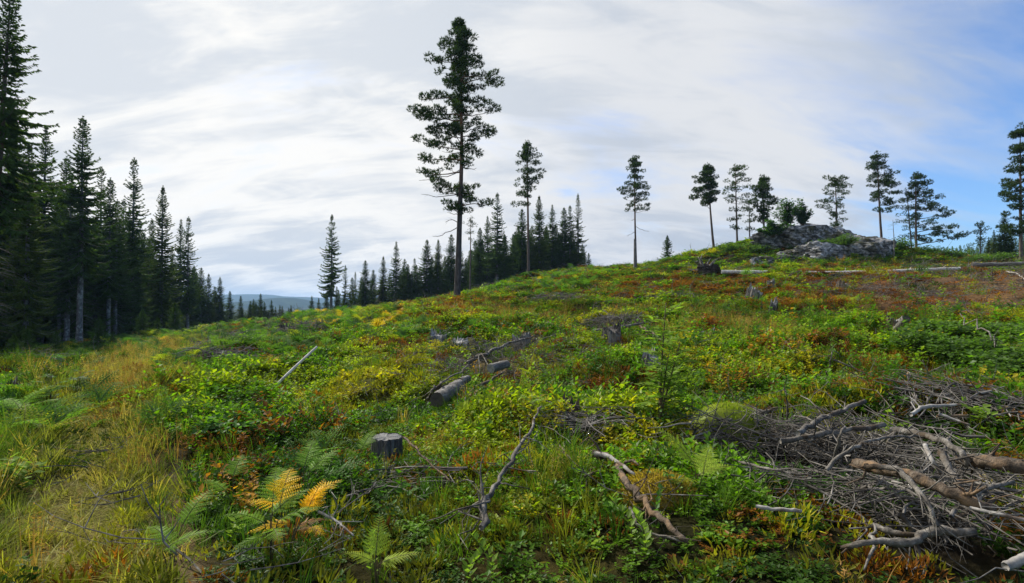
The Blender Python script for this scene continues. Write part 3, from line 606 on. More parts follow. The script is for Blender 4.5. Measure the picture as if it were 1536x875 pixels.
# ------------------------------------------------------------------ trees
def spruce_meshes(seed, h=20., cb=.15, W=2.6, bark='spruce_bark', mat='spruce', dead=.0, sparse=1., spread=1., tilt=0., bare_top=0.):
    rs = np.random.default_rng(seed); n = 14; t = np.linspace(0, 1, n)
    bend = np.c_[np.cumsum(rs.normal(0, .012*h/20, n)), np.cumsum(rs.normal(0, .012*h/20, n))]
    axis = np.c_[bend + np.c_[tilt*h*t**1.3, 0*t], h*t-.25]
    r0 = .012*h+.03; rad = r0*(1-t)**.85+.012; rad[0] *= 1.25
    tr = MB(); tr.tube(axis, rad, 8, wob=.06, rs=rs)
    def ax(z): return np.array([np.interp(z, axis[:, 2], axis[:, 0]), np.interp(z, axis[:, 2], axis[:, 1]), z])
    cr = MB(); dd = MB(); z = cb*h; B, D, U, LL, WW = [], [], [], [], []
    while z < h*.992:
        q = (z-cb*h)/(h-cb*h); env = W*((1-q)**.9*.96+.04)*min(1, .6+q*4)*(1+.18*math.sin(z*2.1+seed))
        nb = rs.integers(4, 7); a0 = rs.random()*6.28
        for i in range(nb):
            if rs.random() > sparse: continue
            a = a0+i*6.28/nb+rs.normal(0, .25); ln = env*rs.uniform(.62, 1.18)*spread
            el = (.62*q**1.2 - .30*(1-q))+rs.normal(0, .09)
            m = 5; tt = np.linspace(0, 1, m); ho = np.array([math.cos(a), math.sin(a), 0])
            pts = ax(z) + ho*(ln*tt*math.cos(el))[:, None] + np.array([0, 0, 1])*(ln*(math.sin(el)*tt - .22*(1-q)*np.sin(tt*2.4) + .20*(1-q)*tt**2.4))[:, None]
            if ln > .7: dd.tube(pts, np.linspace(.010+.008*ln, .004, m), 3, cap=False)
            k = max(5, int(ln/.095)); u = np.repeat(np.linspace(.10, .99, k), 2); sg = np.tile([-1, 1], k)
            b = np.array([np.interp(u, tt, pts[:, c]) for c in range(3)]).T; fw = unit(pts[-1]-pts[0]); sd = np.array([-ho[1], ho[0], 0])
            tl = (.24*ln*(1.08-u)+.13)*rs.uniform(.7, 1.25, 2*k)
            d = unit(fw*.75 + sd*sg[:, None]*.85 + np.array([0, 0, -1.])*(.35+.55*(1-q)*rs.random(2*k))[:, None] + rs.normal(0, .16, (2*k, 3)))
            B.append(b); D.append(d); U.append(np.tile([0, 0, 1.], (2*k, 1))+rs.normal(0, .5, (2*k, 3))); LL.append(tl); WW.append(np.clip(tl*.17, .035, .09))
            e = 5; B.append(np.repeat(pts[-1:], e, 0)-fw*.12); D.append(unit(fw+rs.normal(0, .3, (e, 3)))); U.append(rs.normal(0, 1, (e, 3))); LL.append(rs.uniform(.12, .3, e)); WW.append(np.full(e, .035))
        z += rs.uniform(.20, .40)*(.62+.55*(1-q))*h/20
    for zz in np.linspace(h*.97, h*1.01, 7):           # leader
        e = 5; aa = rs.random(e)*6.28; B.append(np.repeat([ax(min(zz, h-.02))], e, 0)); D.append(unit(np.c_[np.cos(aa), np.sin(aa), np.full(e, 1.6)])); U.append(rs.normal(0, 1, (e, 3))); LL.append(np.full(e, .2)); WW.append(np.full(e, .03))
    B, D, U, LL, WW = [np.concatenate(v) for v in (B, D, U, LL, WW)]
    cr.leaves(B, D, U, LL, WW, -.3); sdv = unit(np.cross(D, U)); cr.leaves(B, D, sdv, LL*.9, WW*.75, .2)
    dm = MB(); nd = 0
    if dead:
        zz = .05*h
        while zz < (cb+.12)*h:
            for i in range(rs.integers(1, 4)):
                a = rs.random()*6.28; ln = W*rs.uniform(.25, .75)*dead; ho = np.array([math.cos(a), math.sin(a), 0]); tt = np.linspace(0, 1, 5)
                pts = ax(zz)+ho*(ln*tt)[:, None]+np.array([0, 0, 1])*(-ln*.5*tt**1.5+.1*ln*tt)[:, None]+rs.normal(0, .03, (5, 3))*tt[:, None]
                dm.tube(pts, np.linspace(.016, .004, 5), 3, cap=False); nd += 1
                for j in range(4):
                    p = pts[1+j % 4]; e = unit(ho*.4+rs.normal(0, .6, 3)-[0, 0, .5]); dm.tube([p, p+e*.25*ln], [.006, .002], 3, cap=False)
            zz += rs.uniform(.2, .5)
    return tr.mesh('spruce_trunk', M[bark], True), cr.mesh('spruce_crown', M[mat]), (dd.mesh('spruce_boughs', M[bark], True)), (dm.mesh('spruce_dead', M['dead_gen'], True) if nd else None)
SPR = [  # (meshes, native height)
 spruce_meshes(101, 20, .05, 3.9), spruce_meshes(102, 20, .12, 3.4, mat='spruce_b'), spruce_meshes(103, 20, .20, 3.1, dead=.5, sparse=.92), spruce_meshes(104, 20, .08, 4.3),
 spruce_meshes(105, 20, .22, 3.2, sparse=.8, dead=.6), spruce_meshes(106, 20, .34, 3.4, dead=.8, sparse=.9), spruce_meshes(107, 20, .12, 2.6, sparse=.7, mat='spruce_b', dead=.5), spruce_meshes(108, 20, .06, 3.6)]
BIG = spruce_meshes(110, 21, .40, 3.0, bark='red_bark', dead=.9)
LONE = spruce_meshes(111, 16, .26, 2.6, sparse=.62, dead=.5)
YOUNG = spruce_meshes(112, 6, .08, 1.9, sparse=.5)
def spruce(ms, hn, x, y, h, label, group=None, rz=None, wide=1.):
    z = H1(x, y); s = h/hn; o = thing('spruce_tree', (x, y, z), label, 'spruce tree', group, rng.random()*6.28 if rz is None else rz, (s*wide, s*wide, s))
    tk = ob('trunk', ms[0], o); ob('crown', ms[1], o); ob('branchwork', ms[2], tk)
    if ms[3]: ob('dead_branchwork', ms[3], tk)
    return o
def by_top(px, ytop, Y):                            # stands on the ground at depth Y, tip at the given line of sight
    q = P(px, ytop, Y); x, y = q[0], q[1]; return x, y, q[2]-H1(x, y)
LEFT = [  # px, ytop, depth, kind, label
 (125,176,45,5,'spruce with tall bare grey trunk and skirt of dead twigs at wood edge'),
 (68,190,50,2,'narrow spruce standing just behind the reddish-trunked giant of the wood'),
 (100,236,53,5,None),(152,252,57,4,None),(166,268,51,5,None),(176,300,54,5,None),(92,290,48,5,None),(200,238,58,4,'thin-topped spruce with airy gappy crown at the edge of the wood'),(186,300,68,4,None),
 (245,280,64,1,'full conical spruce with leafy boughs reaching low at wood edge'),(228,330,78,0,None),(271,330,79,2,'one of two spruces with tips close together at end of wood'),(284,326,77,4,'one of two spruces with tips close together at end of wood'),
 (302,402,96,0,None),(313,411,99,1,None),(330,416,103,7,None),(322,430,106,3,None),(345,437,110,0,None),(361,444,113,1,None),(391,441,112,0,None),(407,450,111,7,None),(376,452,117,3,None),(420,458,108,1,None),(433,462,111,0,None),
 (45,215,38,1,'dense spruce with green boughs hanging low between bare trunks'),(180,330,60,1,None),(140,330,62,0,None),(85,300,60,3,None),(215,350,72,3,None),(258,370,80,1,None),(20,150,48,0,None),(-40,60,42,3,None),(-110,40,38,0,None),(-200,20,40,3,None),(-320,10,42,1,None)]
for px, yt, Y, kd, lb in LEFT:
    x, y, h = by_top(px, yt, Y)
    far = Y > 90
    spruce(SPR[kd], 20, x, y, h, lb or ('small spruce in the row where the wood ends towards the blue hills' if far else 'dark spruce crowded into the wood beside the grassy trail'), ('spruces at the end of the wood' if far else 'spruces crowded in the wood') if (not lb or lb.startswith('one of two')) else None, wide=1.3 if far else .92)
x, y, h = by_top(-12, -25, 32)
big = spruce(BIG, 21, x, y, h, 'largest spruce with reddish bare lower trunk at the near corner of the wood', None, 1.0); big.rotation_euler[1] = R(2.0)
rs = np.random.default_rng(77)
OUT = ([-400,-100,40,70,120,160,200,245,285,320], [60,110,190,240,230,290,290,330,380,420])
for i in range(62):                                  # rows deeper in the wood
    px = rs.uniform(-330, 300); Y = rs.uniform(44, 92) + max(0, (px-120)*.16)
    if px > 230: Y = rs.uniform(84, 112)
    yt = np.interp(px, *OUT)+rs.uniform(20, 110); x, y, h = by_top(px, yt, Y); h = min(max(h, 6.5), 24)
    spruce(SPR[int(rs.choice([0, 1, 3, 7, 2, 4, 0, 3]))], 20, x, y, h, 'dark spruce crowded into the wood beside the grassy trail', 'spruces crowded in the wood', wide=1.05)
MID = [(548,391,97,0),(575,385,100,1),(594,363,97,2),(607,389,104,0),(622,388,104,4),(640,360,98,3),(657,360,99,1),(677,352,97,0),(720,342,98,0),(731,325,97,2),(745,290,93,4),(757,352,101,0),(783,314,95,0),
 (809,294,95,1),(828,308,98,2),(846,312,98,0),(855,309,97,4),(867,291,96,6),(533,408,101,6),(490,439,103,0),(478,447,104,1),(468,444,101,7),(518,398,99,6),(505,430,104,1),(560,405,103,3),(585,410,106,3),(648,385,105,7),(668,385,106,3),(690,370,104,3),(707,375,105,0),(738,370,106,3),(770,352,106,0),(795,345,105,7),(818,345,106,3),(838,350,106,0),(858,345,105,7),(630,400,108,0),(600,410,108,7),(545,425,108,3),(572,420,110,0),(876,375,108,1),(883,380,110,0)]
for px, yt, Y, kd in MID:
    x, y, h = by_top(px, yt, Y)
    if px == 745: lb, gr = 'tallest spruce with forked airy crown in the stand behind the ridge', None
    elif px == 867: lb, gr = 'slender sparse spruce ending the stand behind the ridge beside open sky', None
    else: lb, gr = 'pointed dark spruce in the stand behind the grassy ridge', 'spruces behind the ridge'
    spruce(SPR[kd], 20, x, y, max(h, 4), lb, gr, wide=1.35 if kd in (0, 3, 7) else 1.15)
rs = np.random.default_rng(91); mo = sorted(MID)
for i in range(52):
    px = rs.uniform(505, 882); Y = rs.uniform(97, 113); yt = np.interp(px, [500,548,600,650,700,745,783,809,846,882], [425,400,392,372,362,335,335,325,330,372])+rs.uniform(4, 34); x, y, h = by_top(px, yt, Y)
    spruce(SPR[int(rs.choice([0, 1, 3, 7, 0]))], 20, x, y, max(h, 5), 'pointed dark spruce in the stand behind the grassy ridge', 'spruces behind the ridge', wide=1.35)
for i in range(26):
    px = rs.uniform(288, 440); Y = rs.uniform(97, 116); yt = np.interp(px, [285,310,345,390,440], [390,418,440,448,462])+rs.uniform(2, 22); x, y, h = by_top(px, yt, Y)
    spruce(SPR[int(rs.choice([0, 1, 3, 7]))], 20, x, y, max(h, 3.5), 'small spruce in the row where the wood ends towards the blue hills', 'spruces at the end of the wood', wide=1.3)
x, y, h = by_top(498, 323, 92); spruce(LONE, 16, x, y, h, 'lone sparse spruce rising clear of the low row near the blue hills', None, .4)
x, y, h = by_top(1001, 354, 86); spruce(YOUNG, 6, x, y, h, 'small young spruce alone on the skyline', None)

for i, (px, py, h) in enumerate([(40,546,2.2),(84,530,1.8),(148,518,2.6),(170,516,1.5),(213,510,2.4),(236,507,1.6),(262,502,2.8),(20,556,1.4)]):
    q = GS(px, py); spruce(YOUNG, 6, q[0], q[1], h, 'knee-to-head-high young spruce at the foot of the tall wood', 'young spruces along the wood edge', wide=1.1)
def pine_meshes(tiers, base, top, Y, r0, seed, clump=.55, mat='pine', bark='thin_bark', flesh=1., lean=None, bare=(), dens=1.):
    """tiers: (py, left px, right px) extent of the foliage; base/top: (px, py) of the trunk; Y: depth in metres"""
    rs = np.random.default_rng(seed); S = Y/F; bx, by = base
    def loc(px, py): return np.array([(px-bx)*S, (by-py)*S])
    pts = [(bx, by+4)] + list(lean or []) + [top]; c = bez([(*loc(*p),) for p in pts], 16)
    n = len(c); axis = np.c_[c[:, 0], np.cumsum(rs.normal(0, .02, n)), c[:, 1]]; h = axis[-1, 2]; t = np.linspace(0, 1, n)
    rad = r0*(1-t)**.8+.018; rad[0] *= 1.25
    tr = MB(); tr.tube(axis, rad, 10, wob=.05, rs=rs)
    def ax(z): return np.array([np.interp(z, axis[:, 2], axis[:, 0]), np.interp(z, axis[:, 2], axis[:, 1]), z])
    limbs = []; B, D, LL = [], [], []
    def tuftclump(c, rx, rz):
        k = max(8, int(50*dens*(rx/.55)**2)); v = unit(rs.normal(0, 1, (k, 3)))*rs.uniform(.25, 1, (k, 1))**.5; o = c + v*[rx, rx, rz]
        e = 8; o = np.repeat(o, e, 0); d = unit(np.repeat(v*[1, 1, .5], e, 0)*.8+np.array([0, 0, .55])+rs.normal(0, .6, (k*e, 3)))
        B.append(o); D.append(d); LL.append(rs.uniform(.12, .22, k*e)*clump/.55)
    def limb(z, end, fol, sag):
        z0 = z - rs.uniform(.1, .5)*np.linalg.norm(end[:2]-ax(z)[:2])*.35; s0 = ax(max(z0, .3)); tt = np.linspace(0, 1, 7)[:, None]
        p = s0*(1-tt)+end*tt; p[:, 2] += (np.sin(tt[:, 0]*math.pi)*sag); p[1:-1] += rs.normal(0, .05, (5, 3))
        ln = np.linalg.norm(end-s0); m = MB(); m.tube(p, np.linspace(.018+.011*ln, .008, 7)*(r0/.2)**.5, 5); limbs.append(m)
        if fol <= 0: return
        k = max(1, int(ln*(1-fol)/(clump*.75)))
        for i in range(k+1):
            u = fol+(1-fol)*(i/max(k, 1)); q = np.array([np.interp(u, tt[:, 0], p[:, j]) for j in range(3)])
            rx = clump*rs.uniform(.5, 1.1)*flesh*(.75 if u < .6 else 1); tuftclump(q+rs.normal(0, .17, 3)+[0, 0, .12], rx, rx*rs.uniform(.40, .65))
    for py, xl, xr in tiers:
        z = (by-py)*S; a = ax(min(z, h)); half = max((xr-xl)/2*S, .3); low = 1-z/h
        for px, sgn in ((xl, -1), (xr, 1)):
            ex = (px-bx)*S - sgn*clump*.6; off = ex-a[0]
            if off*sgn < -.2: continue
            dy = rs.normal(0, .25)*abs(off)
            limb(z, np.array([ex, a[1]+dy, z+rs.normal(0, .08)]), (.5 if low > .45 else .38) if abs(off) > 1.1 else .15, rs.normal(.0, .12))
        for i in range(2 if half > .7 and low < .35 else 1):       # limbs towards and away from the viewer's side
            ang = rs.choice([-1, 1])*rs.uniform(.9, 2.2) if i == 0 else -ang+rs.normal(0, .2)
            l = half*rs.uniform(.45, .85); cxm = ((xl+xr)/2-bx)*S - a[0]
            end = np.array([a[0]+cxm*.5+l*math.cos(ang)*.6, a[1]+l*math.sin(ang), z+rs.normal(0, .15)])
            limb(z, end, .35 if l > 1.1 else .15, rs.normal(0, .1))
        if low < .16: tuftclump(np.array([a[0], a[1], z]), clump*.8, clump*.45)
    tuftclump(axis[-1], clump*.55, clump*.6)
    nb = len(limbs)
    for py0, px1, py1 in bare:
        z = (by-py0)*S; end = np.array([(px1-bx)*S, rs.normal(0, .4), (by-py1)*S]); s0 = ax(z); tt = np.linspace(0, 1, 7)[:, None]; p = s0*(1-tt)+end*tt
        p[1:-1] += rs.normal(0, .04, (5, 3)); p[:, 2] -= np.sin(tt[:, 0]*3.14)*.15*np.sign(py1-py0); m = MB(); m.tube(p, np.linspace(.035, .012, 7), 5)
        for j in range(3): q = p[3+j]; e = unit(p[-1]-p[0]+rs.normal(0, .8, 3)); m.tube([q, q+e*.3], [.01, .004], 3, cap=False)
        limbs.append(m)
    B, D, LL = np.concatenate(B), np.concatenate(D), np.concatenate(LL)
    cr = MB(); sd = unit(np.cross(D, rs.normal(0, 1, D.shape))); cr.blades(B, D, sd, LL, LL*.12*(clump/.55)**.3)
    return tr.mesh('pine_trunk', M[bark], True), cr.mesh('pine_crown', M[mat]), limbs, nb
def pine(base, top, Y, tiers, r0, seed, label, zrel=None, each=False, **kw):
    ms = pine_meshes(tiers, base, top, Y, r0, seed, **kw); q = P(base[0], base[1], Y); z = H1(q[0], q[1])
    lift = z-q[2]                                   # ground may sit a little off the surveyed base: stretch to keep the tip in place
    hh = (base[1]-top[1])*Y/F; o = thing('pine_tree', (q[0], q[1], z), label, 'pine tree'); o.scale = (1, 1, (hh-lift)/hh)
    tk = ob('trunk', ms[0], o); ob('crown', ms[1], o)
    if each:
        for i, m in enumerate(ms[2]): ob('limb' if i < ms[3] else 'dead_limb', m.mesh('limb', M['thin_bark' if i < ms[3] else 'pine_bark'], True), tk)
    else:
        mm = MB()
        for m in ms[2]:
            n0 = mm.n; mm.V += m.V; mm.F += [(f+n0, k) for f, k in m.F]; mm.n += m.n
        ob('branchwork', mm.mesh('pine_limbs', M['thin_bark'], True), tk)
    return o
pine((685,447), (687,31), 38, [(36,681,694),(45,672,702),(56,668,716),(66,664,712),(77,672,718),(86,637,722),(95,655,720),(106,655,754),(113,658,750),(122,668,738),(132,622,722),(143,672,734),(160,612,705),(165,616,745),(178,640,722),(188,636,740),(197,645,744),(209,628,716),(221,655,722),(232,624,706),(246,620,655),(275,652,721),(283,648,715),(303,668,742),(312,663,712)],
   .235, 201, 'towering lone pine in the middle of the clearing with ragged layered crown', each=True, lean=[(689,330),(692,200)], bark='pine_bark', clump=.56,
   bare=[(327,666,325),(332,648,347),(250,630,268),(243,715,248),(285,632,286)], dens=1.5)
pine((793,416), (791,213), 63, [(219,786,797),(227,782,805),(236,777,808),(246,776,812),(256,774,816),(265,774,818),(274,780,812),(284,772,803),(294,771,795),(305,770,785)], .17, 202, 'tall slim pine with long bare trunk between tallest pine and spruce stand', clump=.6)
pine((954,401), (952,236), 73, [(241,948,956),(247,944,962),(255,941,970),(265,941,970),(275,942,968),(283,929,973),(291,932,973),(299,936,972),(307,940,976),(314,936,976)], .15, 203, 'straight pine beside the broken grey snag on the skyline', clump=.62, bare=[(338,975,346),(345,940,352),(325,946,330)])
pine((1071,369), (1062,248), 78, [(253,1057,1067),(259,1051,1074),(266,1039,1080),(273,1044,1078),(281,1048,1080),(289,1036,1080),(296,1037,1078),(302,1052,1072)], .17, 204, 'leaning pine left of the rocky knoll with rounded crown', clump=.75, lean=[(1066,310)], bare=[(312,1050,303)])
pine((1106,363), (1105,247), 74, [(253,1095,1122),(262,1092,1125),(272,1088,1125),(282,1090,1128),(292,1085,1128),(301,1084,1125),(312,1094,1122),(325,1096,1118),(340,1098,1114)], .13, 205, 'airy feathery pine at the foot of the rocky knoll', clump=.6, mat='pine_b', dens=.7)
pine((1125,362), (1124,300), 72, [(305,1118,1130),(314,1114,1134),(323,1112,1136),(333,1114,1134),(345,1118,1130)], .08, 206, 'short thin pine in front of the knoll between two taller pines', clump=.5, mat='pine_b', dens=.8)
pine((1146,346), (1145,267), 71, [(274,1138,1152),(282,1130,1160),(290,1130,1165),(299,1125,1166),(308,1130,1162),(318,1134,1156)], .13, 207, 'dark dense pine growing next to the leafy bush on the knoll', clump=.72)
pine((1255,350), (1254,266), 70, [(270,1236,1272),(277,1240,1276),(287,1234,1281),(299,1222,1266),(306,1228,1268),(316,1240,1268),(325,1242,1268),(333,1250,1262)], .13, 208, 'flat-topped pine on the bare crown of the rock', clump=.55)
pine((1323,367), (1317,230), 74, [(236,1310,1328),(245,1300,1328),(253,1300,1332),(262,1310,1345),(270,1307,1348),(278,1304,1350),(287,1314,1355),(296,1314,1345),(305,1336,1357),(316,1311,1342)], .16, 209, 'tall windswept pine just right of the rock with bare lower trunk', clump=.65, lean=[(1319,300)])
pine((1374,374), (1376,260), 72, [(266,1368,1386),(276,1364,1396),(286,1368,1401),(295,1365,1411),(303,1374,1417),(311,1372,1427),(319,1370,1427),(330,1376,1422),(339,1392,1431),(348,1378,1432),(354,1396,1438)], .16, 210, 'broad pine with flat shelves of branches reaching out over the slope', clump=.62)
pine((1368,375), (1361,284), 73, [(290,1355,1368),(300,1352,1370),(311,1350,1370),(321,1348,1368),(331,1345,1368),(341,1348,1364),(352,1352,1372)], .09, 211, 'thin crooked pine pressed against the broad shelved pine', clump=.5, dens=.8)
pine((1531,394), (1536,188), 58, [(200,1524,1546),(222,1524,1552),(240,1520,1552),(255,1513,1556),(270,1510,1556),(285,1505,1552),(295,1505,1552),(310,1516,1552),(325,1510,1552),(337,1502,1552),(350,1508,1552)], .17, 212, 'large dark pine closing the view beside the low spruce thicket', clump=.72)
pine((1471,391), (1471,334), 70, [(340,1466,1477),(347,1463,1482),(356,1461,1480),(366,1464,1478)], .08, 213, 'small round-headed pine standing before the far wooded ridge', clump=.5, dens=.8)
for px, yt, Y, kd in [(1506,316,66,0),(1491,345,72,1),(1516,335,68,7),(1499,352,64,3),(1550,300,70,3),(1590,260,66,0),(1640,250,60,3),(1483,362,74,0)]:
    x, y, h = by_top(px, yt, Y); spruce(SPR[kd], 20, x, y, max(h, 3), 'dark spruce in the thicket behind the large pine', 'spruces in the right thicket', wide=1.2)
pine((705,430), (706,325), 84, [(331,700,712),(338,694,716),(346,700,714),(356,702,712)], .14, 214, 'half-dead bare-trunked pine in front of the spruce stand', clump=.45, dens=.6)

# ------------------------------------------------------------------ far wooded ridge: nobody could count its trees
def far_wood():
    rs = np.random.default_rng(88); n = 1500; px = rs.uniform(1300, 1800, n); Y = rs.uniform(150, 330, n); x = (px-CX)/F*Y; z = H(x, Y)
    k = z > -3; x, Y, z = x[k], Y[k], z[k]; n = len(x); mbp = []
    for s in range(3):
        r2 = np.random.default_rng(300+s); mb = MB(); K = 90; zz = r2.random(K)**.8; a = r2.random(K)*6.28; rr = 1.7*(1-zz)
        b = np.c_[np.cos(a)*rr*.2, np.sin(a)*rr*.2, 8*zz+.4]; d = np.c_[np.cos(a), np.sin(a), -.25+.9*zz]; mb.leaves(b, d, np.tile([0, 0, 1.], (K, 1)), rr+.3, .22, -.3); mb.tube([(0, 0, -.5), (0, 0, 8.3)], [.14, .02], 4, mat=1)
        mbp.append(mb.mesh('far_spruce', [M['spruce'], M['spruce_bark']]))
    s = rs.uniform(.8, 1.45, n); scatter('distant_forest', 'far spruce forest along the ridge behind the clearing', np.c_[x, Y, z], rot_rand(rs, n, .02), np.c_[s, s, s], np.ones((n, 3)), rs.integers(0, 3, n), mbp)
    # woods running down the valley on the left
    n = 900; px = rs.uniform(150, 900, n); Y = rs.uniform(150, 420, n); x = (px-CX)/F*Y; z = H(x, Y); s = rs.uniform(.7, 1.2, n)
    k = z+8*s < EH+.002*Y; x, Y, z, s = x[k], Y[k], z[k], s[k]; n = len(x)
    scatter('valley_forest', 'dark treetops of the valley forest below the blue hills', np.c_[x, Y, z], rot_rand(rs, n, .02), np.c_[s, s, s], np.ones((n, 3)), rs.integers(0, 3, n), mbp)
far_wood()

# ------------------------------------------------------------------ rock knoll
import bmesh
def rock(px, py, Y, sx, sy, sz, seed, label, rz=0., lift=0., sub_=5):
    q = P(px, py, Y); z = H1(q[0], q[1]); bm = bmesh.new(); bmesh.ops.create_icosphere(bm, subdivisions=sub_, radius=1.)
    V = np.array([v.co[:] for v in bm.verts]); n = unit(V)
    pl = np.random.default_rng(seed); d = np.ones(len(V))
    for i in range(30):                               # planar fracture cuts
        a = unit(pl.normal(0, 1, 3)*[1, 1, .8]); c = pl.uniform(.70, .95); p = n@a; d = np.where(p > 1e-3, np.minimum(d, c/np.maximum(p, 1e-3)), d)
    w = .22*fbm(n[:, 0]*2.2+n[:, 2]*1.3, n[:, 1]*2.2+n[:, 2]*.7, seed, 5) + .12*fbm(n[:, 0]*7+n[:, 2]*5, n[:, 1]*7-n[:, 2]*6, seed+9, 3)
    strat = -.045*(np.abs((n[:, 2]*4.5+n[:, 0]*1.2+.4*fbm(n[:, 0]*2, n[:, 1]*2, seed+3, 3)) % 1 - .5) < .09)
    V = n*(d+w+strat)[:, None]*[sx, sy, sz]
    for v, c in zip(bm.verts, V): v.co = c
    me = bpy.data.meshes.new('rock'); bm.to_mesh(me); bm.free(); me.materials.append(M['rock'])
    for p in me.polygons: p.use_smooth = False
    o = ob('rock_outcrop', me, None, (q[0], q[1], z+lift), (0, 0, rz)); tag(o, label, 'rock')
rock(1196,350,68, 6.2,3.6,2.5, 1, 'grey lichen-covered dome crowning the knoll under the pines', .2, .1)
rock(1288,380,63, 4.8,3.0,2.2, 2, 'smooth pale rock hump sloping down at the end of the knoll', -.3, .2)
rock(1236,386,60, 3.8,2.2,1.6, 3, 'broken rock face on the front of the knoll under green shrubs', .2, .2)
rock(1192,386,61, 2.2,1.8,1.2, 4, 'mossy ledge between the slab and the broken rock face', .6, .2)
rock(1143,390,58, 1.9,1.2,.9, 5, 'low pale slab lying at the left foot of the knoll', .3, .1)
rock(1256,364,67, 3.0,2.0,1.9, 6, 'rock shoulder below the flat-topped pine', .4, .1)

# ------------------------------------------------------------------ leafy bushes and saplings
def bush(base, h, w, seed, label, cat='bush', leaf='bush', stems=9, leaves=700, L=.06, name='leafy_bush', group=None, W=.4, z=None, loose=1.):
    rs = np.random.default_rng(seed); z = H1(base[0], base[1]) if z is None else z; o = thing(name, (base[0], base[1], z-.02), label, cat, group); st = MB(); fo = MB(); per = leaves//stems
    for s in range(stems):
        a = rs.random()*6.28; r = w*math.sqrt(rs.random()); tip = np.array([r*math.cos(a), r*math.sin(a), h*rs.uniform(.55, 1.)*(1-.35*(r/w)**2)])
        c = bez([(rs.normal(0, .05*w), rs.normal(0, .05*w), -.05), tip*[.45, .45, .55], tip], 6); st.tube(c, np.linspace(.012, .004, 6)*max(h, .5), 4, cap=False)
        u = rs.uniform(.25, 1.02, per); b = np.array([np.interp(u, np.linspace(0, 1, 6), c[:, j]) for j in range(3)]).T + rs.normal(0, 1, (per, 3))*[.16*w*loose, .16*w*loose, .07*h*loose]; b[:, 2] = np.maximum(b[:, 2], .02)
        aa = rs.random(per)*6.28; d = np.c_[np.cos(aa), np.sin(aa), rs.uniform(-.4, .7, per)]; l = L*rs.uniform(.6, 1.3, per)
        fo.leaves(b, d, np.c_[rs.normal(0, .4, (per, 2)), np.ones(per)], l, l*W, .25)
    ob('stem', st.mesh('bush_stem', M['stem'], True), o); ob('foliage', fo.mesh('bush_foliage', M[leaf]), o); return o
for i, (px, py, h, w, lb) in enumerate([(1385,538,.75,.75,'leafy bush with dark hollow at its foot near the tilted log'),(1440,548,.8,.8,'rounded green bush at the right of the brush pile slope, first of the row'),(1500,562,.85,.9,'large leafy bush beside the dead bare twig on the right slope'),(1545,525,.75,1.,'tall bush cut by the edge of the clearing'),(1420,505,.5,.8,'bush behind the row, below the bare brown bank'),(1480,510,.5,.9,'light green bush below the bare brown bank'),(1535,580,.8,.7,'low bush over the pale bleached stick on the bank')]):
    bush(G(px, py), h, w, 400+i, lb, leaves=2400, stems=16, L=.10)
bush(G(352,672), .52, .42, 420, 'bright green oak-leaved sapling bush beside the worn trail', leaf='rowan', leaves=620, stems=9, L=.085)
bush(G(985,655), .45, .4, 421, 'low leafy seedlings around the foot of the thin rowan', leaf='bush', leaves=420, stems=9, L=.06)
bush(G(1330,660), .42, .3, 422, 'fresh lime green leaves poking out of the brush pile', leaf='lime', leaves=130, stems=6, L=.07)
bush(G(1490,655), .40, .34, 423, 'lime green broad-leaved shoots on the crest of the brush pile', leaf='lime', leaves=150, stems=7, L=.085)
bush(G(1300,735), .3, .3, 431, 'small green bush growing up through the middle of the brush heap', leaf='rowan', leaves=260, stems=9, L=.05)
bush(G(1215,745), .3, .35, 432, 'low green bush at the front edge of the brush heap', leaf='rowan', leaves=320, stems=10, L=.045)
bush(G(1400,775), .28, .3, 433, 'green sprigs between the arched branch and the antler-shaped one', leaf='bush', leaves=220, stems=8, L=.05)
bush(G(1470,700), .4, .3, 434, 'lime sprigs beside the brown log with orange bark', leaf='lime', leaves=150, stems=7, L=.055)
bush(G(1380,690), .25, .22, 424, 'small lime sprout between the brown log and the grey branches', leaf='lime', leaves=90, stems=5, L=.05)
bush(G(5,745), .42, .28, 425, 'bright green broad-leaved plant at the left of the trail', leaf='lime', leaves=240, stems=7, L=.09)
bush(G(905,590), .40, .32, 426, 'rust-coloured dying bush beside the rotten stump', leaf='red', leaves=420, stems=12, L=.035, W=.2)
bush(G(690,640), .36, .34, 427, 'dark green tufted bush in front of the sawn log', leaf='rowan_d', leaves=520, stems=14, L=.06, W=.18)
bush(G(1090,470), .7, .6, 428, 'fresh green bush behind the rusty grass patch', leaf='bush', leaves=500, stems=8, L=.08)
for i, (px, py, Y, h, w, lb) in enumerate([(1180,340,66.5,4.6,2.4,'bushy rowan tree leaning over the top of the rock'),(1203,338,66.5,3.7,1.2,'small rowan at the edge of the rock dome'),(1160,352,64.5,2.2,2.0,'dark shrub filling the cleft under the rowan')]):
    q = P(px, py, Y); bush(q, h, w, 440+i, lb, leaf='rowan_d', leaves=2000, stems=16, L=.27, loose=.55, cat='tree' if i < 2 else 'bush', name='rowan_tree' if i < 2 else 'leafy_bush', z=q[2]-.3)
for i, (px, py, Y, h, w, lb) in enumerate([(1262,366,61,1.5,2.,'green shrub growing on the rock ledge below the flat-topped pine'),(1236,368,60.5,1.0,1.7,'shrub in the crack of the rock face'),(1095,385,68,1.4,2.2,'low shrub on the grassy flank of the knoll'),(1130,368,66,1.8,2.,'shrub at the foot of the feathery pine'),(1350,384,64,1.6,2.2,'shrub at the right end of the rock'),(1385,388,64,1.3,2.5,'scrub under the broad shelved pine'),(1430,390,62,1.4,2.6,'scrub between the broad pine and the thicket'),(1480,394,58,1.2,2.5,'scrub before the spruce thicket')]):
    q = P(px, py, Y); bush(q, h, w, 460+i, lb, leaf='bush', leaves=1500, stems=12, L=.2, z=q[2]-.3 if i < 2 else None)
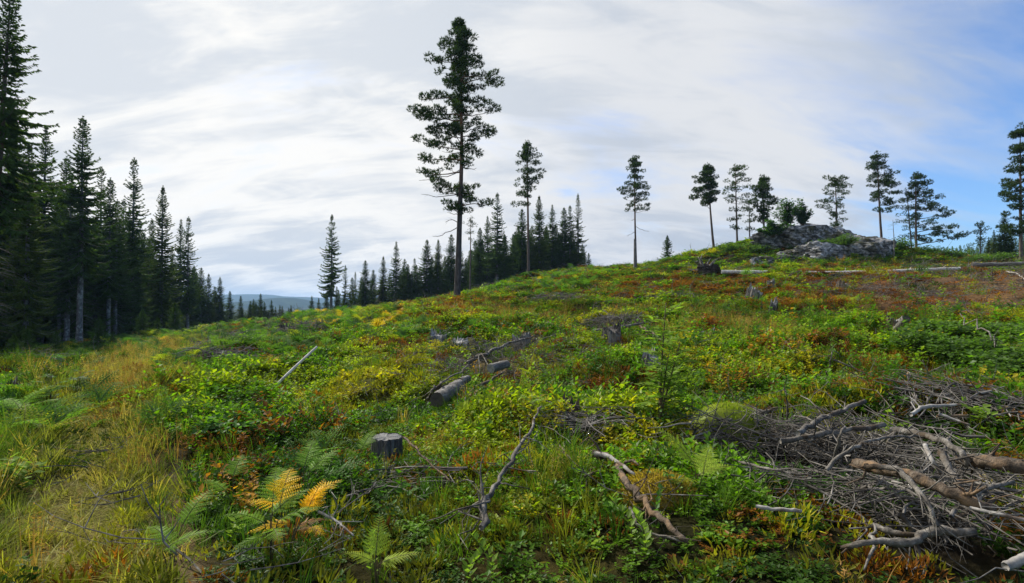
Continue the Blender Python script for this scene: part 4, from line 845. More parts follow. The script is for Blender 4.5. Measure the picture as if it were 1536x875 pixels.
def rowan(px, py, h, seed, label, leaf='rowan', stems=3, ncomp=9, group=None, name='rowan_sapling', L=.16):
    rs = np.random.default_rng(seed); q = G(px, py); o = thing(name, (q[0], q[1], q[2]-.03), label, 'sapling', group); fo = MB()
    for s in range(stems):
        hh = h*(1 if s == 0 else rs.uniform(.4, .75)); a = rs.random()*6.28; k = .06 if s == 0 else .22
        c = bez([(rs.normal(0, .03), rs.normal(0, .03), -.04), (math.cos(a)*k*hh*.4, math.sin(a)*k*hh*.4, hh*.5), (math.cos(a)*k*hh, math.sin(a)*k*hh, hh)], 8); st = MB(); st.tube(c, np.linspace(.011, .003, 8)*h, 5)
        ob('stem', st.mesh('sapling_stem', M['stem'], True), o)
        for i in range(ncomp):
            u = rs.uniform(.35, 1.0); b = np.array([np.interp(u, np.linspace(0, 1, 8), c[:, j]) for j in range(3)]); aa = i*2.4+rs.random(); d = unit(np.array([math.cos(aa), math.sin(aa), rs.uniform(.2, .9)])); l = L*rs.uniform(.7, 1.3)
            tt = np.linspace(0, 1, 7); r_ = b + d*(l*tt)[:, None]-np.array([0, 0, 1])*(.25*l*tt**2)[:, None]; fo.tube(r_, .0018, 3, mat=1, cap=False)
            sd = unit(np.cross(d, [0, 0, 1.])); bb = np.repeat(r_[2:], 2, 0); sg = np.tile([-1, 1], 5)[:, None]; fo.leaves(bb, d*.55+sd*sg-np.array([0, 0, .15]), np.c_[rs.normal(0, .2, (10, 2)), np.ones(10)], l*.36, l*.085, .2)
            fo.leaves(r_[-1:], d[None], np.array([[0, 0, 1.]]), l*.36, l*.085, .2)
    ob('foliage', fo.mesh('sapling_foliage', [M[leaf], M['stem']]), o)
rowan(988,655,1.6,501,'tall thin rowan sapling rising above the green herbs left of the moss hummock','lime',4,22,L=.26)
rowan(800,650,.55,503,'sapling with lime leaves next to the leaning grey branch','lime',2,6)
rowan(75,610,.6,506,'leggy sapling left of the straw-coloured grass','rowan',3,8); rowan(118,600,.55,507,'dark-stemmed sapling among the ferns near the wooden stake','rowan_d',3,7)
rowan(325,585,.5,508,'spindly sapling at the foot of the bleached pole','rowan',2,5); rowan(1185,500,.8,509,'young rowan behind the yellow shrubs','rowan',3,9,L=.2); rowan(1300,505,.8,510,'young rowan on the green slope in front of the short tilted log','rowan',3,9,L=.2)
rowan(905,560,.5,511,'rowan seedling behind the rusty bush','rowan',2,6); rowan(1040,590,.6,512,'rowan seedling among the broad-leaved herbs','rowan',3,8)
def herb_thing(px, py, h, seed, label, leaf='lime', n=18, L=.07, W=.02):
    rs = np.random.default_rng(seed); q = G(px, py); o = thing('leafy_herb', (q[0], q[1], q[2]-.02), label, 'plant'); c = bez([(0, 0, -.03), (rs.normal(0, .02), rs.normal(0, .02), h*.5), (rs.normal(0, .05), rs.normal(0, .05), h)], 6); st = MB(); st.tube(c, np.linspace(.0045, .002, 6), 4); ob('stem', st.mesh('herb_stem', M['stem'], True), o)
    u = np.linspace(.15, 1, n); b = np.array([np.interp(u, np.linspace(0, 1, 6), c[:, j]) for j in range(3)]).T; a = np.arange(n)*2.2; d = np.c_[np.cos(a), np.sin(a), .7+.6*u]; fo = MB(); fo.leaves(b, d, np.c_[np.zeros((n, 2)), np.ones(n)], L*rs.uniform(.7, 1.2, n), W, .2); ob('foliage', fo.mesh('herb_foliage', M[leaf]), o)
herb_thing(735,868,.26,521,'upright lime plant with narrow alternate leaves below the leaning branch'); herb_thing(708,872,.18,526,'small lime plant beside the taller narrow-leaved one')
herb_thing(945,815,.3,522,'lime willowherb shoot in front of the split rotten branch'); herb_thing(965,835,.32,523,'willowherb shoot with broad leaves in the bottom herbs','lime',20,.08,.024); herb_thing(985,790,.26,524,'dark willowherb shoot beside the split branch','rowan',16); herb_thing(560,865,.3,525,'yellow-green herb next to the lone fern tip','lime')

def fern(px, py, specs, seed, label, name='bracken_fern', hoff=0.):
    rs = np.random.default_rng(seed); q = G(px, py); o = thing(name, (q[0], q[1], q[2]-.02), label, 'fern')
    for (dx, dz, yaw, pitch, Ln, mat, droop) in specs:   # each frond a part: height dz up its stalk
        mb = MB(); dz += .12; b = np.array([dx, rs.normal(0, .05), dz])
        if dz > .05: mb.tube(bez([(dx*.15, 0, -.02), (dx*.5, b[1]*.5, dz*.6), b], 6), np.linspace(.004, .003, 6), 4, mat=1, cap=False)
        frond(mb, b, R(yaw), R(pitch), Ln, rs, 15, .38, droop + rs.uniform(0, .2), stipe=.06, m=9); ob('frond', mb.mesh('frond', [M[mat], M['stem']]), o)
fern(428,840,[(.0,.30,100,38,.36,'fern_y',.5),(-.02,.26,168,8,.30,'fern_y',.35),(.10,.22,40,46,.32,'fern_y',.7),(.14,.20,75,50,.28,'fern_y',.4),(.05,.16,195,2,.28,'fern_y',.4),(.10,.12,-20,18,.20,'fern_b',.6),(.06,.10,20,22,.2,'fern_b',.6),(.08,.04,-40,12,.2,'fern_y',.5)],531,'golden yellow withering bracken fern standing out in the green cover')
fern(405,850,[(.0,.28,110,35,.34,'fern',.5),(.0,.22,60,28,.32,'fern',.5),(-.03,.18,170,22,.3,'fern',.6),(.02,.14,-60,18,.28,'fern',.6),(0,.08,-130,12,.26,'fern',.5),(.06,.2,20,24,.28,'fern',.6)],532,'green bracken fern growing under the golden one')
fern(455,775,[(.0,.30,95,42,.36,'fern',.5),(.04,.26,60,34,.34,'fern',.6),(-.05,.22,150,30,.3,'fern',.6)],533,'green bracken fern behind the golden fern')
fern(350,770,[(.0,.2,100,40,.3,'fern',.6),(.0,.12,160,28,.26,'fern',.6)],538,'small green fern beside the worn edge of the trail')
fern(535,712,[(.0,.1,70,48,.34,'fern',.6),(.0,.05,140,36,.24,'fern',.6)],534,'single green fern in front of the stump')
fern(565,885,[(.0,.10,95,55,.26,'fern_l',.4),(.02,.06,10,20,.25,'fern_l',.4),(-.02,.06,170,22,.2,'fern_l',.4)],535,'lime green fern tip poking up in the lowest shrubs')
fern(1045,750,[(.0,.16,140,48,.44,'fern_l',.5),(.02,.12,60,40,.36,'fern_l',.6),(.02,.08,10,25,.34,'fern_l',.6),(0,.05,-150,18,.28,'fern_l',.5)],536,'pale lime fern fronds in front of the heap of grey twigs')
fern(255,870,[(.0,.16,80,45,.3,'fern',.6),(.0,.1,20,30,.28,'fern',.6),(0,.1,150,30,.26,'fern',.6)],537,'feathery green fern in the trail grass')
fern(30,650,[(.0,.25,80,40,.5,'fern',.6),(.0,.2,20,28,.5,'fern',.6),(0,.2,150,28,.5,'fern',.6),(0,.1,-60,18,.4,'fern',.6)],539,'large green fern left of the trail behind the lime plant')

# ------------------------------------------------------------------ dead wood
LIFT = .15
def branch(path, r0, r1, label, mat='dead_gen', twigs=0, seed=1, name='dead_branch', cat='branch', group=None, tl=.35, forks=(), knob=.12, sides=7, n=None, fixed=False, up=0.):
    """path: (px, py, height above ground); forks: more such paths that leave from the nearest path point"""
    rs = np.random.default_rng(seed); p = np.array([GS(a, b, h+LIFT+up) if not fixed else P(a, b, h) for a, b, h in path]); c0 = p.mean(0); c0[2] = p[:, 2].min()
    n = n or max(9, 5*len(path)); c = bez(p, n); amp = np.linalg.norm(p[-1]-p[0])*.007; c[1:-1] += rs.normal(0, 0 if fixed else amp, (n-2, 3))*[1, .5, 1]; rr = np.linspace(r0, r1, n)*(1+knob*rs.normal(0, 1, n).clip(-1, 1.6))
    mb = MB(); mb.tube(c-c0, rr, sides, wob=.10, rs=rs)
    me = mb.mesh(name, M[mat], True)
    def small(o):
        for i in range(twigs):
            m2 = MB(); k = rs.integers(1, n-1); d = unit(c[min(k+1, n-1)]-c[k-1]); e = unit(d*rs.uniform(-.2, .9)+rs.normal(0, .7, 3)*[1, 1, .8]); l = tl*rs.uniform(.3, 1.); q = c[k]-c0
            pts = [q, q+e*l*.4+rs.normal(0, .02, 3), q+e*l*.75+rs.normal(0, .05, 3), q+e*l+rs.normal(0, .07, 3)]; m2.tube(pts, np.array([.35, .27, .18, .08])*max(rr[k], .010), 4, cap=False)
            if l > .2: e2 = unit(e+rs.normal(0, .6, 3)); m2.tube([pts[1], pts[1]+e2*l*.4], [.15*max(rr[k], .01), .05*max(rr[k], .01)], 3, cap=False)
            ob('twiglet', m2.mesh('twiglet', M[mat], True), o)
    if not twigs and not forks: return tag(ob(name, me, None, c0), label, cat, group)
    o = thing(name, c0, label, cat, group); ob('main_stem', me, o)
    for fp in forks:
        fr = fp[0]; q = np.array([GS(a, b, h+LIFT) for a, b, h in fp[1:]]); k = np.argmin(((c-q[0])**2).sum(1)); q = np.vstack([c[k], q]); mf = MB(); cc = bez(q, 8); cc[1:-1] += rs.normal(0, .006, (6, 3)); mf.tube(cc-c0, np.linspace(fr, fr*.35, 8), 6, wob=.1, rs=rs); ob('fork', mf.mesh('fork', M[mat], True), o)
    if twigs: small(o)
    return o
def stump(px, py, r, h, seed, label, name='tree_stump', end='end', bark='dead', tilt=(0, 0), ragged=.012):
    rs = np.random.default_rng(seed); q = G(px, py, .15); h = h+(.16 if q[1] < 9 else .08); o = thing(name, (q[0], q[1], H1(q[0], q[1])-.03), label, 'stump'); o.rotation_euler = (tilt[0], tilt[1], rs.random()*6.28)
    n = 56; th = np.arange(n)*2*math.pi/n; ridge = .11*(rs.random(n)-.5)+.03*np.sin(th*rs.integers(7, 11)+rs.random()*6); lobes = .10*np.sin(th*3+rs.random()*6)+.05*np.sin(th*5+rs.random()*6)
    zs = np.array([-.12, 0, .15, .4, .7, .93, 1.])*h; prof = [1.42, 1.22, 1.1, 1.03, 1., .99, .965]; rim = ragged*h*(1.6*np.sin(th+rs.random()*6)+1.2*np.sin(2*th+rs.random()*6)+rs.normal(0, 1, n)*np.clip(ragged*12, 1, 1.6))
    V = []
    for z, k in zip(zs, prof):
        rr = r*k*(1+ridge*1.3+lobes*(1.3 if z < .3*h else .8)+rs.normal(0, .008, n)); V.append(np.c_[np.cos(th)*rr, np.sin(th)*rr, np.full(n, z)+(rim if z > .9*h else 0)])
    mb = MB(); m = len(zs); i = np.arange(m-1)[:, None]*n; j = np.arange(n)[None]; k = (j+1) % n; mb.add(np.concatenate(V), np.stack([i+j, i+k, i+n+k, i+n+j], -1).reshape(-1, 4)); ob('bark', mb.mesh('stump_bark', M[bark], False), o)
    t = MB(); top = V[-1]*[.985, .985, 1]-[0, 0, .006]; inn = top*[.5, .5, 1]; inn[:, 2] = h*.985+rs.normal(0, .008*h, n); t.add(np.concatenate([top, inn, [[0, 0, h*.985]]]), np.stack([np.arange(n), (np.arange(n)+1) % n, n+(np.arange(n)+1) % n, n+np.arange(n)], -1), np.stack([n+np.arange(n), n+(np.arange(n)+1) % n, np.full(n, 2*n)], -1)); ob('cut_top', t.mesh('stump_top', M[end], False), o)
    return o
def over(q, h): return np.array([q[0], q[1], H1(q[0], q[1])+h])
def log(path, r0, r1, label, seed, mat='dead', end='end_dark', name='fallen_log', sides=14, n=14, stubs=0, cat='log', depth=None):
    rs = np.random.default_rng(seed); p = np.array([GS(a, b, h+LIFT) if depth is None else over(P(a, b, h), depth) for a, b, h in path]); c = bez(p, n); d = unit(p[-1]-p[0]); L = np.linalg.norm(p[-1]-p[0])
    rot = Vector(d).to_track_quat('Z', 'Y'); Mi = np.array(rot.to_matrix()).T; lc = (c-p[0]) @ Mi.T; lc[:, :2] += rs.normal(0, min(.004*L, .01), (n, 2))
    o = thing(name, p[0], label, cat); o.rotation_euler = rot.to_euler(); rr = np.linspace(r0, r1, n)*(1+.03*rs.normal(0, 1, n)); mb = MB(); mb.tube(lc, rr, sides, cap=False, wob=.05, rs=rs)
    ob('bark', mb.mesh('log_bark', M[mat], True), o)
    for k in (0, -1):
        V = mb.V[0].reshape(n, sides, 3)[k]; e = MB(); e.add(np.vstack([V, V.mean(0)[None]]), [(i, (i+1) % sides, sides) for i in range(sides)]); ob('cut_end', e.mesh('log_end', M[end], False), o)
    for i in range(stubs):
        k = rs.integers(1, n-1); a = rs.random()*6.28; q = lc[k]; e = np.array([math.cos(a), math.sin(a), rs.normal(0, .3)]); l = rs.uniform(.1, .5)*max(1, r0*6); s = MB(); s.tube([q, q+e*l*.5, q+e*l+rs.normal(0, .05, 3)], [r0*.22, r0*.16, r0*.07], 5); ob('branch_stub', s.mesh('stub', M[mat], True), o)
    return o
stump(580,674,.165,.16,601,'grey weathered stump with sawn flat top among green shrubs',bark='dark_dead',end='end_grey')
log([(656,600,.13),(688,578,.14)],.115,.105,'short sawn log with dark end under a heap of dead twigs',602)
log([(690,573,.16),(703,568,.18)],.07,.06,'small log piece just behind the sawn log',603)
log([(736,553,.12),(761,546,.14)],.10,.09,'pale sawn log end sticking out of the twig heap behind',604,end='end')
branch([(641,598,.05),(654,580,.28),(672,567,.30),(705,548,.22)],.022,.010,'bent grey branch looped over the sawn log',twigs=14,seed=605,tl=.45,forks=[(.012,(656,582,.25),(648,605,.02))])
branch([(701,545,.1),(735,528,.3),(765,515,.25),(800,505,.2)],.05,.018,'forked grey root branch lying behind the sawn logs',twigs=26,seed=606,tl=.6,forks=[(.022,(722,530,.3),(733,550,.08),(736,560,.02)),(.018,(718,535,.28),(720,562,.02))])
branch([(700,590,.03),(745,565,.12),(758,556,.14)],.03,.012,'short brown branch below the pale log end',mat='brown',seed=607)
branch([(396,596,9.9),(436,557,10.1),(476,520,10.3)],.027,.022,'long straight bleached pole leaning up the slope',mat='pale',seed=608,name='bleached_pole',cat='pole',knob=.03,fixed=True)
branch([(380,598,.05),(402,603,.05)],.03,.02,'short dark stick at the foot of the bleached pole',mat='brown',seed=609)
branch([(722,792,.04),(735,745,.12),(772,685,.28),(796,640,.40),(812,610,.50)],.022,.009,'knotty grey branch leaning over the shrubs with thin side twigs',twigs=22,seed=610,tl=.38,forks=[(.009,(735,752,.12),(690,765,.15),(640,782,.05)),(.007,(787,658,.36),(806,662,.34),(824,677,.28)),(.006,(760,728,.18),(790,733,.14),(806,742,.08))])
branch([(604,656,.16),(628,678,.12),(652,702,.05),(676,722,.02)],.012,.006,'thin brown branch propped against the sawn stump',mat='brown',twigs=8,seed=611,tl=.25)
branch([(478,768,.10),(505,782,.08),(530,804,.04)],.010,.005,'small forked bleached twig beside the golden fern',mat='greyed',twigs=9,seed=612,tl=.22,forks=[(.006,(510,785,.08),(486,816,.02))])
branch([(888,680,.2),(918,690,.16),(945,730,.14),(985,770,.10),(1030,812,.05)],.036,.016,'split rotten branch with peeling bark lying in the herbs',mat='brown',twigs=10,seed=613,tl=.3,forks=[(.02,(925,700,.15),(946,690,.22),(958,698,.24))])
branch([(890,680,.2),(918,688,.2),(952,712,.16)],.022,.014,'pale barkless stick lying across the rotten branch',mat='greyed',seed=614,n=10)
branch([(876,716,.08),(905,706,.1),(925,708,.08)],.016,.008,'curved brown stick left of the rotten branch',mat='brown',twigs=5,seed=615)
branch([(838,667,.06),(858,692,.03)],.016,.012,'short peeled brown stick in the grass by the leaning branch',mat='brown',seed=616)
branch([(945,762,.03),(965,795,.02),(1030,812,.02)],.012,.006,'thin grey stick under the rotten branch',seed=617,twigs=6)
stump(918,502,.26,.24,620,'dark rotten stump with tilted brushwood behind the yellow shrubs',tilt=(.15,.1),end='end_dark',ragged=.16)
log([(888,498,.2),(965,485,.45)],.07,.03,'dark log leaning over the stump on the middle slope',621,stubs=4)
branch([(960,488,.3),(985,505,.2),(1025,525,.05)],.035,.015,'dark branch running down from the rotten stump',mat='brown',twigs=10,seed=622,tl=.7)
for i, (px, py, r, h, lb) in enumerate([(1130,447,.42,.5,'pale grey stump on the russet slope'),(1158,468,.16,.5,'thin split stump below the pale grey one'),(1262,433,.3,.4,'splintered stump with a white spike below the long fallen trunk'),(1158,428,.22,.35,'small stump uphill of the pale grey stump'),(1060,507,.2,.25,'small stump in the rusty grass patch'),(1340,489,.22,.3,'stump beside the short tilted log on the green slope'),
     (655,512,.28,.3,'grey stump with frayed top on the yellow slope'),(690,518,.3,.22,'flat grey stump beside the frayed one'),(432,499,.35,.35,'stump on the brush heap near the ridge'),(975,547,.22,.25,'rotten stump in the yellow-green shrubs'),(812,592,.12,.06,'mossy stump behind the leaning branch'),(850,618,.14,.08,'uprooted dark stump in the shadowed hollow'),(82,538,.18,.12,'stump at the wood edge near the bare trunks'),(60,551,.16,.08,'low stump on the dim wood floor'),(10,583,.13,.06,'cut stump beside the left ferns'),(785,520,.3,.35,'root stump above the twig heap')]):
    stump(px, py, r, h, 630+i, lb, tilt=(rng.normal(0, .12), rng.normal(0, .12)), end='end_dark' if i in (10, 11, 8) else 'end', ragged=.14, bark=['dead', 'dark_dead', 'brown'][i % 3])
branch([(73,600,.0),(73,586,.22)],.035,.03,'short upright wooden stake by the straw-coloured grass',mat='brown',seed=651,name='wooden_stake',cat='stake',knob=.04,n=6)
log([(1346,494,.15),(1360,478,.5)],.11,.10,'short grey log tilted upright on the green slope',652)
branch([(1335,502,.2),(1368,499,.2)],.05,.03,'bleached branch below the short tilted log',mat='greyed',seed=653)
log([(1082,408.5,42),(1260,406.5,41),(1440,404.5,40)],.15,.11,'very long bleached trunk lying across the upper slope',654,mat='pale',end='end',n=30,stubs=8,depth=.55)
log([(1458,406,40),(1500,405,39.5),(1560,403,39)],.17,.13,'darker broken trunk piece at the end of the bleached one',655,stubs=9,depth=.6)
branch([(1510,407,.3),(1528,412,.35),(1542,425,.05)],.03,.018,'bleached curved branch bending down from the broken trunk',mat='greyed',seed=656)
def root_plate(px, py, Y, label):
    q = P(px, py, Y); z = H1(q[0], q[1]); o = thing('root_plate', (q[0], q[1], z), label, 'root'); rs = np.random.default_rng(657); bm = bmesh.new(); bmesh.ops.create_icosphere(bm, subdivisions=4, radius=1)
    V = np.array([v.co[:] for v in bm.verts]); V = V*(1+.7*fbm(V[:, 0]*2+V[:, 2], V[:, 1]*2+V[:, 2]*2, 12, 4))[:, None]*[1.0, .45, .55]+[0, 0, .35]
    for v, c in zip(bm.verts, V): v.co = c
    me = bpy.data.meshes.new('soil_clod'); bm.to_mesh(me); bm.free(); me.materials.append(M['soil']); ob('soil_clod', me, o)
    for i in range(16):
        a = rs.random()*6.28; d = np.array([math.cos(a), rs.normal(0, .4), math.sin(a)*.7+.25]); p = np.array([0, 0, .45]); mb = MB(); mb.tube([p+d*.5, p+d*1.0+rs.normal(0, .1, 3), p+d*1.4+rs.normal(0, .2, 3)], [.09, .05, .015], 5); ob('root', mb.mesh('root', M['dead'], True), o)
M['soil'] = wood_mat('dark_soil', (.018, .014, .010), (.04, .03, .022), (.075, .055, .04), 3, 1, 1.)
root_plate(1058,410,43,'dark upturned root plate at the end of the long trunk')
q = P(952,405,70); z = H1(q[0], q[1]); mb = MB(); h = P(952,358,70)[2]-z; mb.tube([(0, 0, -.2), (.03, 0, h*.5), (.02, 0, h*.97), (.0, .03, h)], [.16, .14, .12, .03], 8, wob=.12, rs=np.random.default_rng(4)); tag(ob('broken_snag', mb.mesh('snag', M['dead'], True), None, (q[0], q[1], z)), 'broken grey snag standing beside the straight skyline pine', 'snag')
q = P(1341,392,60); z = H1(q[0], q[1]); mb = MB(); h = P(1340,330,60)[2]-z; mb.tube([(0, 0, -.2), (.05, 0, h*.5), (-.05, 0, h)], [.06, .045, .015], 6); rs = np.random.default_rng(9)
for i in range(10): zz = rs.uniform(.3, .95)*h; e = unit(rs.normal(0, 1, 3)*[1, 1, .3]); mb.tube([(0, 0, zz), e*.35+[0, 0, zz], e*.6+[0, 0, zz-.1]], [.015, .01, .004], 3, cap=False)
tag(ob('dead_sapling', mb.mesh('dead_sapling', M['dead'], True), None, (q[0], q[1], z)), 'thin dead sapling pole at the right end of the rock', 'snag')
# heaps of brushwood
def heap(path, width, hmax, n, seed, name, label, r=(.0035, .008), ln=(.4, 1.2), along=.4, kind='stuff', mat='twig'):
    rs = np.random.default_rng(seed); P0 = np.array([G(a, b) for a, b in path]); mb = MB(); seg = np.linspace(0, 1, len(P0)); main = unit(P0[-1]-P0[0])
    for i in range(n):
        u = rs.random(); c = np.array([np.interp(u, seg, P0[:, j]) for j in range(3)]); wd = np.interp(u, seg, np.broadcast_to(width, len(P0))); o = rs.normal(0, .42, 2)*wd
        x, y = c[0]+o[0], c[1]+o[1]*.8; hh = hmax*math.exp(-(o@o)/(wd*wd*.6)); z = H1(x, y)+rs.uniform(.15, 1)*hh+.10
        a = math.atan2(main[1], main[0])+rs.normal(0, 1.0 if rs.random() > along else .45)+(math.pi if rs.random() < .5 else 0); d = np.array([math.cos(a), math.sin(a), rs.normal(.0, .22)]); l = rs.uniform(*ln); p = np.array([x, y, z])-d*l/2; pts = [p]; cur = rs.normal(0, .24, 3)*[1, 1, .8]
        for k in range(6): d = unit(d+cur+rs.normal(0, .13, 3)); p = p+d*l/6; pts.append(p)
        pts = np.array(pts); g = H(pts[:, 0], pts[:, 1]); pts[:, 2] = np.clip(pts[:, 2], g+.005, g+hmax*1.35); r0 = rs.uniform(*r)*(1+1.2*(rs.random() < .12)); mb.tube(pts-P0[0], np.linspace(r0, r0*.4, 7), 4, cap=False)
        for j in range(rs.integers(0, 3)):
            k = rs.integers(1, 6); e = unit(pts[k]-pts[k-1]+rs.normal(0, .55, 3)); s = l*rs.uniform(.12, .35); mb.tube([pts[k]-P0[0], pts[k]-P0[0]+e*s*.5+rs.normal(0, .015, 3), pts[k]-P0[0]+e*s+rs.normal(0, .03, 3)], [r0*.6, r0*.45, r0*.2], 3, cap=False)
    o = ob(name, mb.mesh(name, M[mat], True), None, P0[0]); o['kind'] = kind; o['label'] = label
heap([(1050,682),(1140,682),(1230,692),(1330,700)],[.3,.5,.6,.5],.32,290,701,'brushwood_heap','tangled grey twigs of the big brush heap')
heap([(1300,690),(1380,720),(1450,750),(1520,790)],[.5,.6,.6,.55],.30,230,702,'brushwood_heap','tangled grey twigs around the brown logs in the brush heap')
heap([(1180,760),(1290,780),(1400,800),(1500,830)],[.3,.35,.4,.45],.22,170,703,'brushwood_heap','thin twigs strewn at the foot of the brush heap')
heap([(1360,612),(1420,616),(1460,625)],[.3,.3,.3],.2,120,704,'brushwood_heap','small twig heap uphill of the big brush heap')
heap([(1480,625),(1536,628)],[.35,.35],.2,80,705,'brushwood_heap','twigs under the pale stick on the bank')
heap([(645,590),(700,560)],[.35,.35],.3,90,706,'brushwood_heap','dead twigs piled on the sawn log')
heap([(700,548),(760,530),(820,520)],[.6,.7,.6],.3,150,707,'brushwood_heap','dead twigs piled behind the sawn logs',r=(.004,.009))
heap([(310,518),(355,520)],[1.0,1.0],.4,220,708,'brushwood_heap','grey brush heap beside the trail near the wood',r=(.008,.016),ln=(.7,1.8))
heap([(320,548),(365,545)],[.7,.6],.25,160,709,'brushwood_heap','low grey brush patch below the trail heap',r=(.006,.012),ln=(.5,1.4))
heap([(415,502),(470,498)],[.9,.9],.35,180,710,'brushwood_heap','grey brush patch around the ridge stump',r=(.008,.016),ln=(.7,1.8))
heap([(890,495),(955,490)],[.7,.7],.4,200,711,'brushwood_heap','dark brush around the leaning log',r=(.006,.012),ln=(.6,1.6))
heap([(860,665),(900,655)],[.35,.3],.2,110,712,'brushwood_heap','twigs in the hollow by the rusty bush')
heap([(590,725),(660,735)],[.25,.25],.08,36,713,'brushwood_heap','fine twigs in the shrubs by the stump branch')
heap([(40,545),(110,525)],[1.2,1.6],.4,120,714,'brushwood_heap','dead twigs at the wood edge under bare trunks',r=(.008,.014),ln=(.8,2.))
heap([(960,455),(1040,450)],[.9,.9],.3,110,715,'brushwood_heap','thin grey slash on the upper slope',r=(.006,.012),ln=(.6,1.6))
heap([(800,455),(870,452)],[1.3,1.3],.35,160,716,'brushwood_heap','grey slash strip on the slope right of the tall pine',r=(.008,.014),ln=(.8,2.))
# big pieces of the heap, one by one
BR = [
 ([(1196,650,.25),(1240,625,.30),(1297,602,.38)],.026,.020,'dead_gen',4,'thick grey branch slanting up out of the heap towards the yellow shrubs'),
 ([(1170,662,.26),(1240,650,.32),(1326,637,.36)],.024,.026,'dead_gen',8,'grey branch lying level along the top of the heap'),
 ([(1284,696,.16),(1340,708,.22),(1420,736,.2),(1492,768,.12)],.040,.034,'brown',6,'long brown log with flaking bark running through the heap'),
 ([(1440,690,.2),(1490,694,.26),(1545,706,.24)],.045,.045,'brown',3,'brown log with orange bark at the far side of the heap'),
 ([(1338,645,.32),(1390,655,.32),(1440,676,.3),(1452,700,.2)],.030,.018,'dead_gen',8,'arched grey branch with pale broken end over the heap'),
 ([(1388,668,.3),(1398,690,.25),(1412,712,.14)],.018,.012,'greyed',3,'short pale stick hanging down under the arched branch'),
 ([(1412,678,.3),(1425,705,.22),(1440,730,.16)],.026,.016,'dead_gen',6,'grey stub branch beside the hanging pale stick'),
 ([(1366,622,.16),(1392,610,.22),(1452,608,.2)],.024,.016,'greyed',4,'pale bent branch on the small twig heap uphill'),
 ([(1410,622,.18),(1455,638,.1)],.016,.012,'greyed',0,'straight pale stick below the pale bent branch'),
 ([(1405,624,.12),(1450,624,.12)],.016,.014,'brown',0,'dark level stick on the small twig heap'),
 ([(1134,760,.10),(1165,764,.10),(1202,767,.09)],.014,.013,'greyed',0,'short pale stick lying below the left of the heap'),
 ([(1126,612,.12),(1145,618,.12),(1172,611,.16)],.03,.024,'dead_gen',3,'dark grey log piece behind the moss hummock'),
 ([(1098,604,.12),(1126,614,.12)],.014,.010,'greyed',3,'pale thin stick behind the moss hummock'),
 ([(1455,762,.14),(1490,770,.14),(1545,783,.12)],.012,.010,'greyed',3,'long thin pale stick across the lower right of the heap'),
 ([(1508,850,.06),(1550,832,.10)],.026,.03,'greyed',0,'thick bleached stick end below the heap'),
 ([(1300,700,.24),(1345,705,.26),(1385,745,.18),(1405,790,.05)],.020,.014,'dead_gen',10,'dark curved branch dropping from the brown log to the antler-like one'),
 ([(1240,705,.2),(1280,672,.34),(1340,655,.36),(1400,655,.3)],.014,.008,'dead_gen',8,'thin bowed branch arching over the middle of the heap'),
 ([(1455,745,.16),(1490,730,.2),(1520,722,.2)],.018,.012,'dead_gen',4,'grey branch end poking out near the brown log'),
 ([(1310,790,.08),(1345,800,.08),(1378,803,.08)],.022,.016,'dead_gen',0,'dark thick branch tucked behind the antler-like branch'),
 ([(1500,628,.15),(1550,622,.18)],.022,.02,'greyed',4,'pale log end on the bank above the heap'),
 ([(1250,690,.1),(1262,650,.34),(1268,640,.36)],.012,.008,'dead_gen',3,'upright grey stick in the left of the heap'),
 ([(1100,690,.1),(1160,705,.16),(1230,716,.14)],.012,.008,'dead_gen',6,'low grey branch along the front of the heap'),
 ([(1430,780,.1),(1470,760,.16),(1500,745,.16)],.014,.01,'brown',4,'brown stick near the end of the flaking log'),
]
for i, (pt, a, b, mt, tw, lb) in enumerate(BR): branch(pt, a*.95, b*.95, lb, mt, tw, 740+i, tl=.35, up=.14 if pt[0][1] < 770 and 1180 < pt[0][0] < 1500 else 0, knob=.06 if mt == 'brown' else .12)
branch([(1262,822,.03),(1290,816,.08),(1322,812,.09),(1368,814,.09),(1384,802,.10),(1410,798,.12),(1463,799,.13)],.013,.028,'antler-shaped smooth grey branch lying in front of the heap',twigs=0,seed=780,
       forks=[(.014,(1306,806,.09),(1312,795,.12),(1310,785,.14)),(.012,(1280,818,.05),(1262,830,.02)),(.014,(1312,816,.06),(1306,836,.02),(1296,855,.0)),(.012,(1330,815,.08),(1350,820,.06),(1362,830,.03))],n=22)
for i, (pt, lb) in enumerate([([(1238,570,.1),(1245,545,.5),(1250,526,.7),(1262,535,.6)],'bare crooked twig standing above the yellow shrubs'),([(1250,540,.5),(1300,560,.3),(1325,570,.2)],'thin bleached twig lying towards the bushes'),([(1405,580,.05),(1392,560,.35),(1384,540,.55)],'bare dead twig in front of the green bushes'),([(1390,560,.35),(1425,545,.5)],'side twig pointing at the bushes'),([(1180,645,.1),(1180,600,.5),(1176,582,.62)],'thin upright dead twig behind the heap'),([(1440,470,.5),(1480,500,.9),(1500,515,.6)],'bare brown branch over the bushes on the right'),([(930,450,.6),(893,455,.5),(890,475,.1)],'forked dead stick beside the rotten stump'),([(640,350+160,.2),(672,495,.5)],'short twig by the frayed stump'),([(840,640,.05),(832,610,.25),(815,598,.3)],'grey twig by the uprooted stump')]):
    branch(pt, .012, .005, lb, twigs=5, seed=800+i, tl=.3)
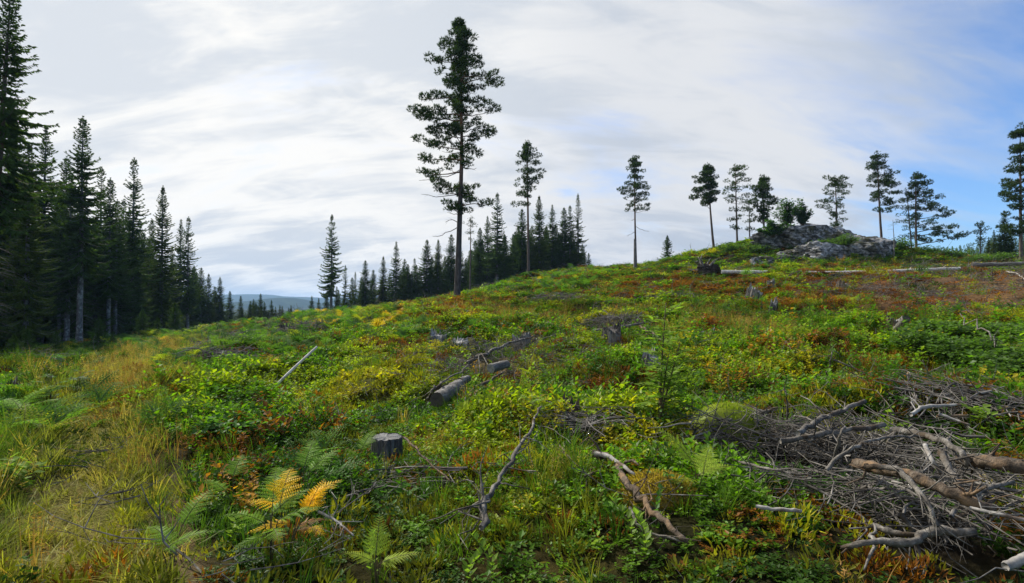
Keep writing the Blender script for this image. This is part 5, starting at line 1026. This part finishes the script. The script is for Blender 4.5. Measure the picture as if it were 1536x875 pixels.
# moss hummock
def hummock(px, py, r, h, seed, label, base, cols):
    rs = np.random.default_rng(seed); q = G(px, py); o = thing('moss_hummock', (q[0], q[1], H1(q[0], q[1])-.03), label, 'moss'); bm = bmesh.new(); bmesh.ops.create_icosphere(bm, subdivisions=4, radius=1)
    V = np.array([v.co[:] for v in bm.verts]); V = V*(1+.12*fbm(V[:, 0]*2+V[:, 2], V[:, 1]*2, seed, 3))[:, None]*[r, r*.8, h]
    for v, c in zip(bm.verts, V): v.co = c
    me = bpy.data.meshes.new('cushion'); bm.to_mesh(me); bm.free(); me.materials.append(M[base]); ob('cushion', me, o)
    n = 2600; v = unit(rs.normal(0, 1, (n, 3))); v[:, 2] = np.abs(v[:, 2]); b = v*[r*1.0, r*.8, h*1.0]; mb = MB(); mb.leaves(b*.97, unit(v+rs.normal(0, .5, (n, 3))+[0, 0, .3]), rs.normal(0, 1, (n, 3)), rs.uniform(.02, .05, n), .006, .2); s = ob('moss_shoots', mb.mesh('moss_shoots', M[cols]), o); s['kind'] = 'stuff'
M['moss'] = leaf_mat('moss_green', (.19, .235, .018), transl=.35, var=.5); M['moss_b'] = leaf_mat('moss_brown', (.30, .21, .03), transl=.35, var=.5)
hummock(1092,652,.46,.40,901,'rounded bright green moss hummock beside the heap of twigs','moss','moss'); hummock(985,748,.34,.22,902,'brownish moss-grown mound behind the rotten branch','moss_b','moss_b')

# ------------------------------------------------------------------ air
def haze():
    mb = MB(); a, b, c = 6800, -46, 115; V = [(x, y, z) for z in (b, c) for x, y in ((-a, -a), (a, -a), (a, a), (-a, a))]
    mb.add(V, [(3, 2, 1, 0), (4, 5, 6, 7), (0, 1, 5, 4), (1, 2, 6, 5), (2, 3, 7, 6), (3, 0, 4, 7)])
    m, nt, N, L = nmat('haze_air'); out = N('ShaderNodeOutputMaterial'); v = N('ShaderNodeVolumePrincipled'); v.inputs['Color'].default_value = (.42, .66, 1, 1); v.inputs['Density'].default_value = .00016; v.inputs['Anisotropy'].default_value = .2
    L(v.outputs[0], out.inputs['Volume']); o = ob('haze', mb.mesh('haze', m)); o['kind'] = 'stuff'; o['label'] = 'thin blue haze in the air over the valley'
haze()
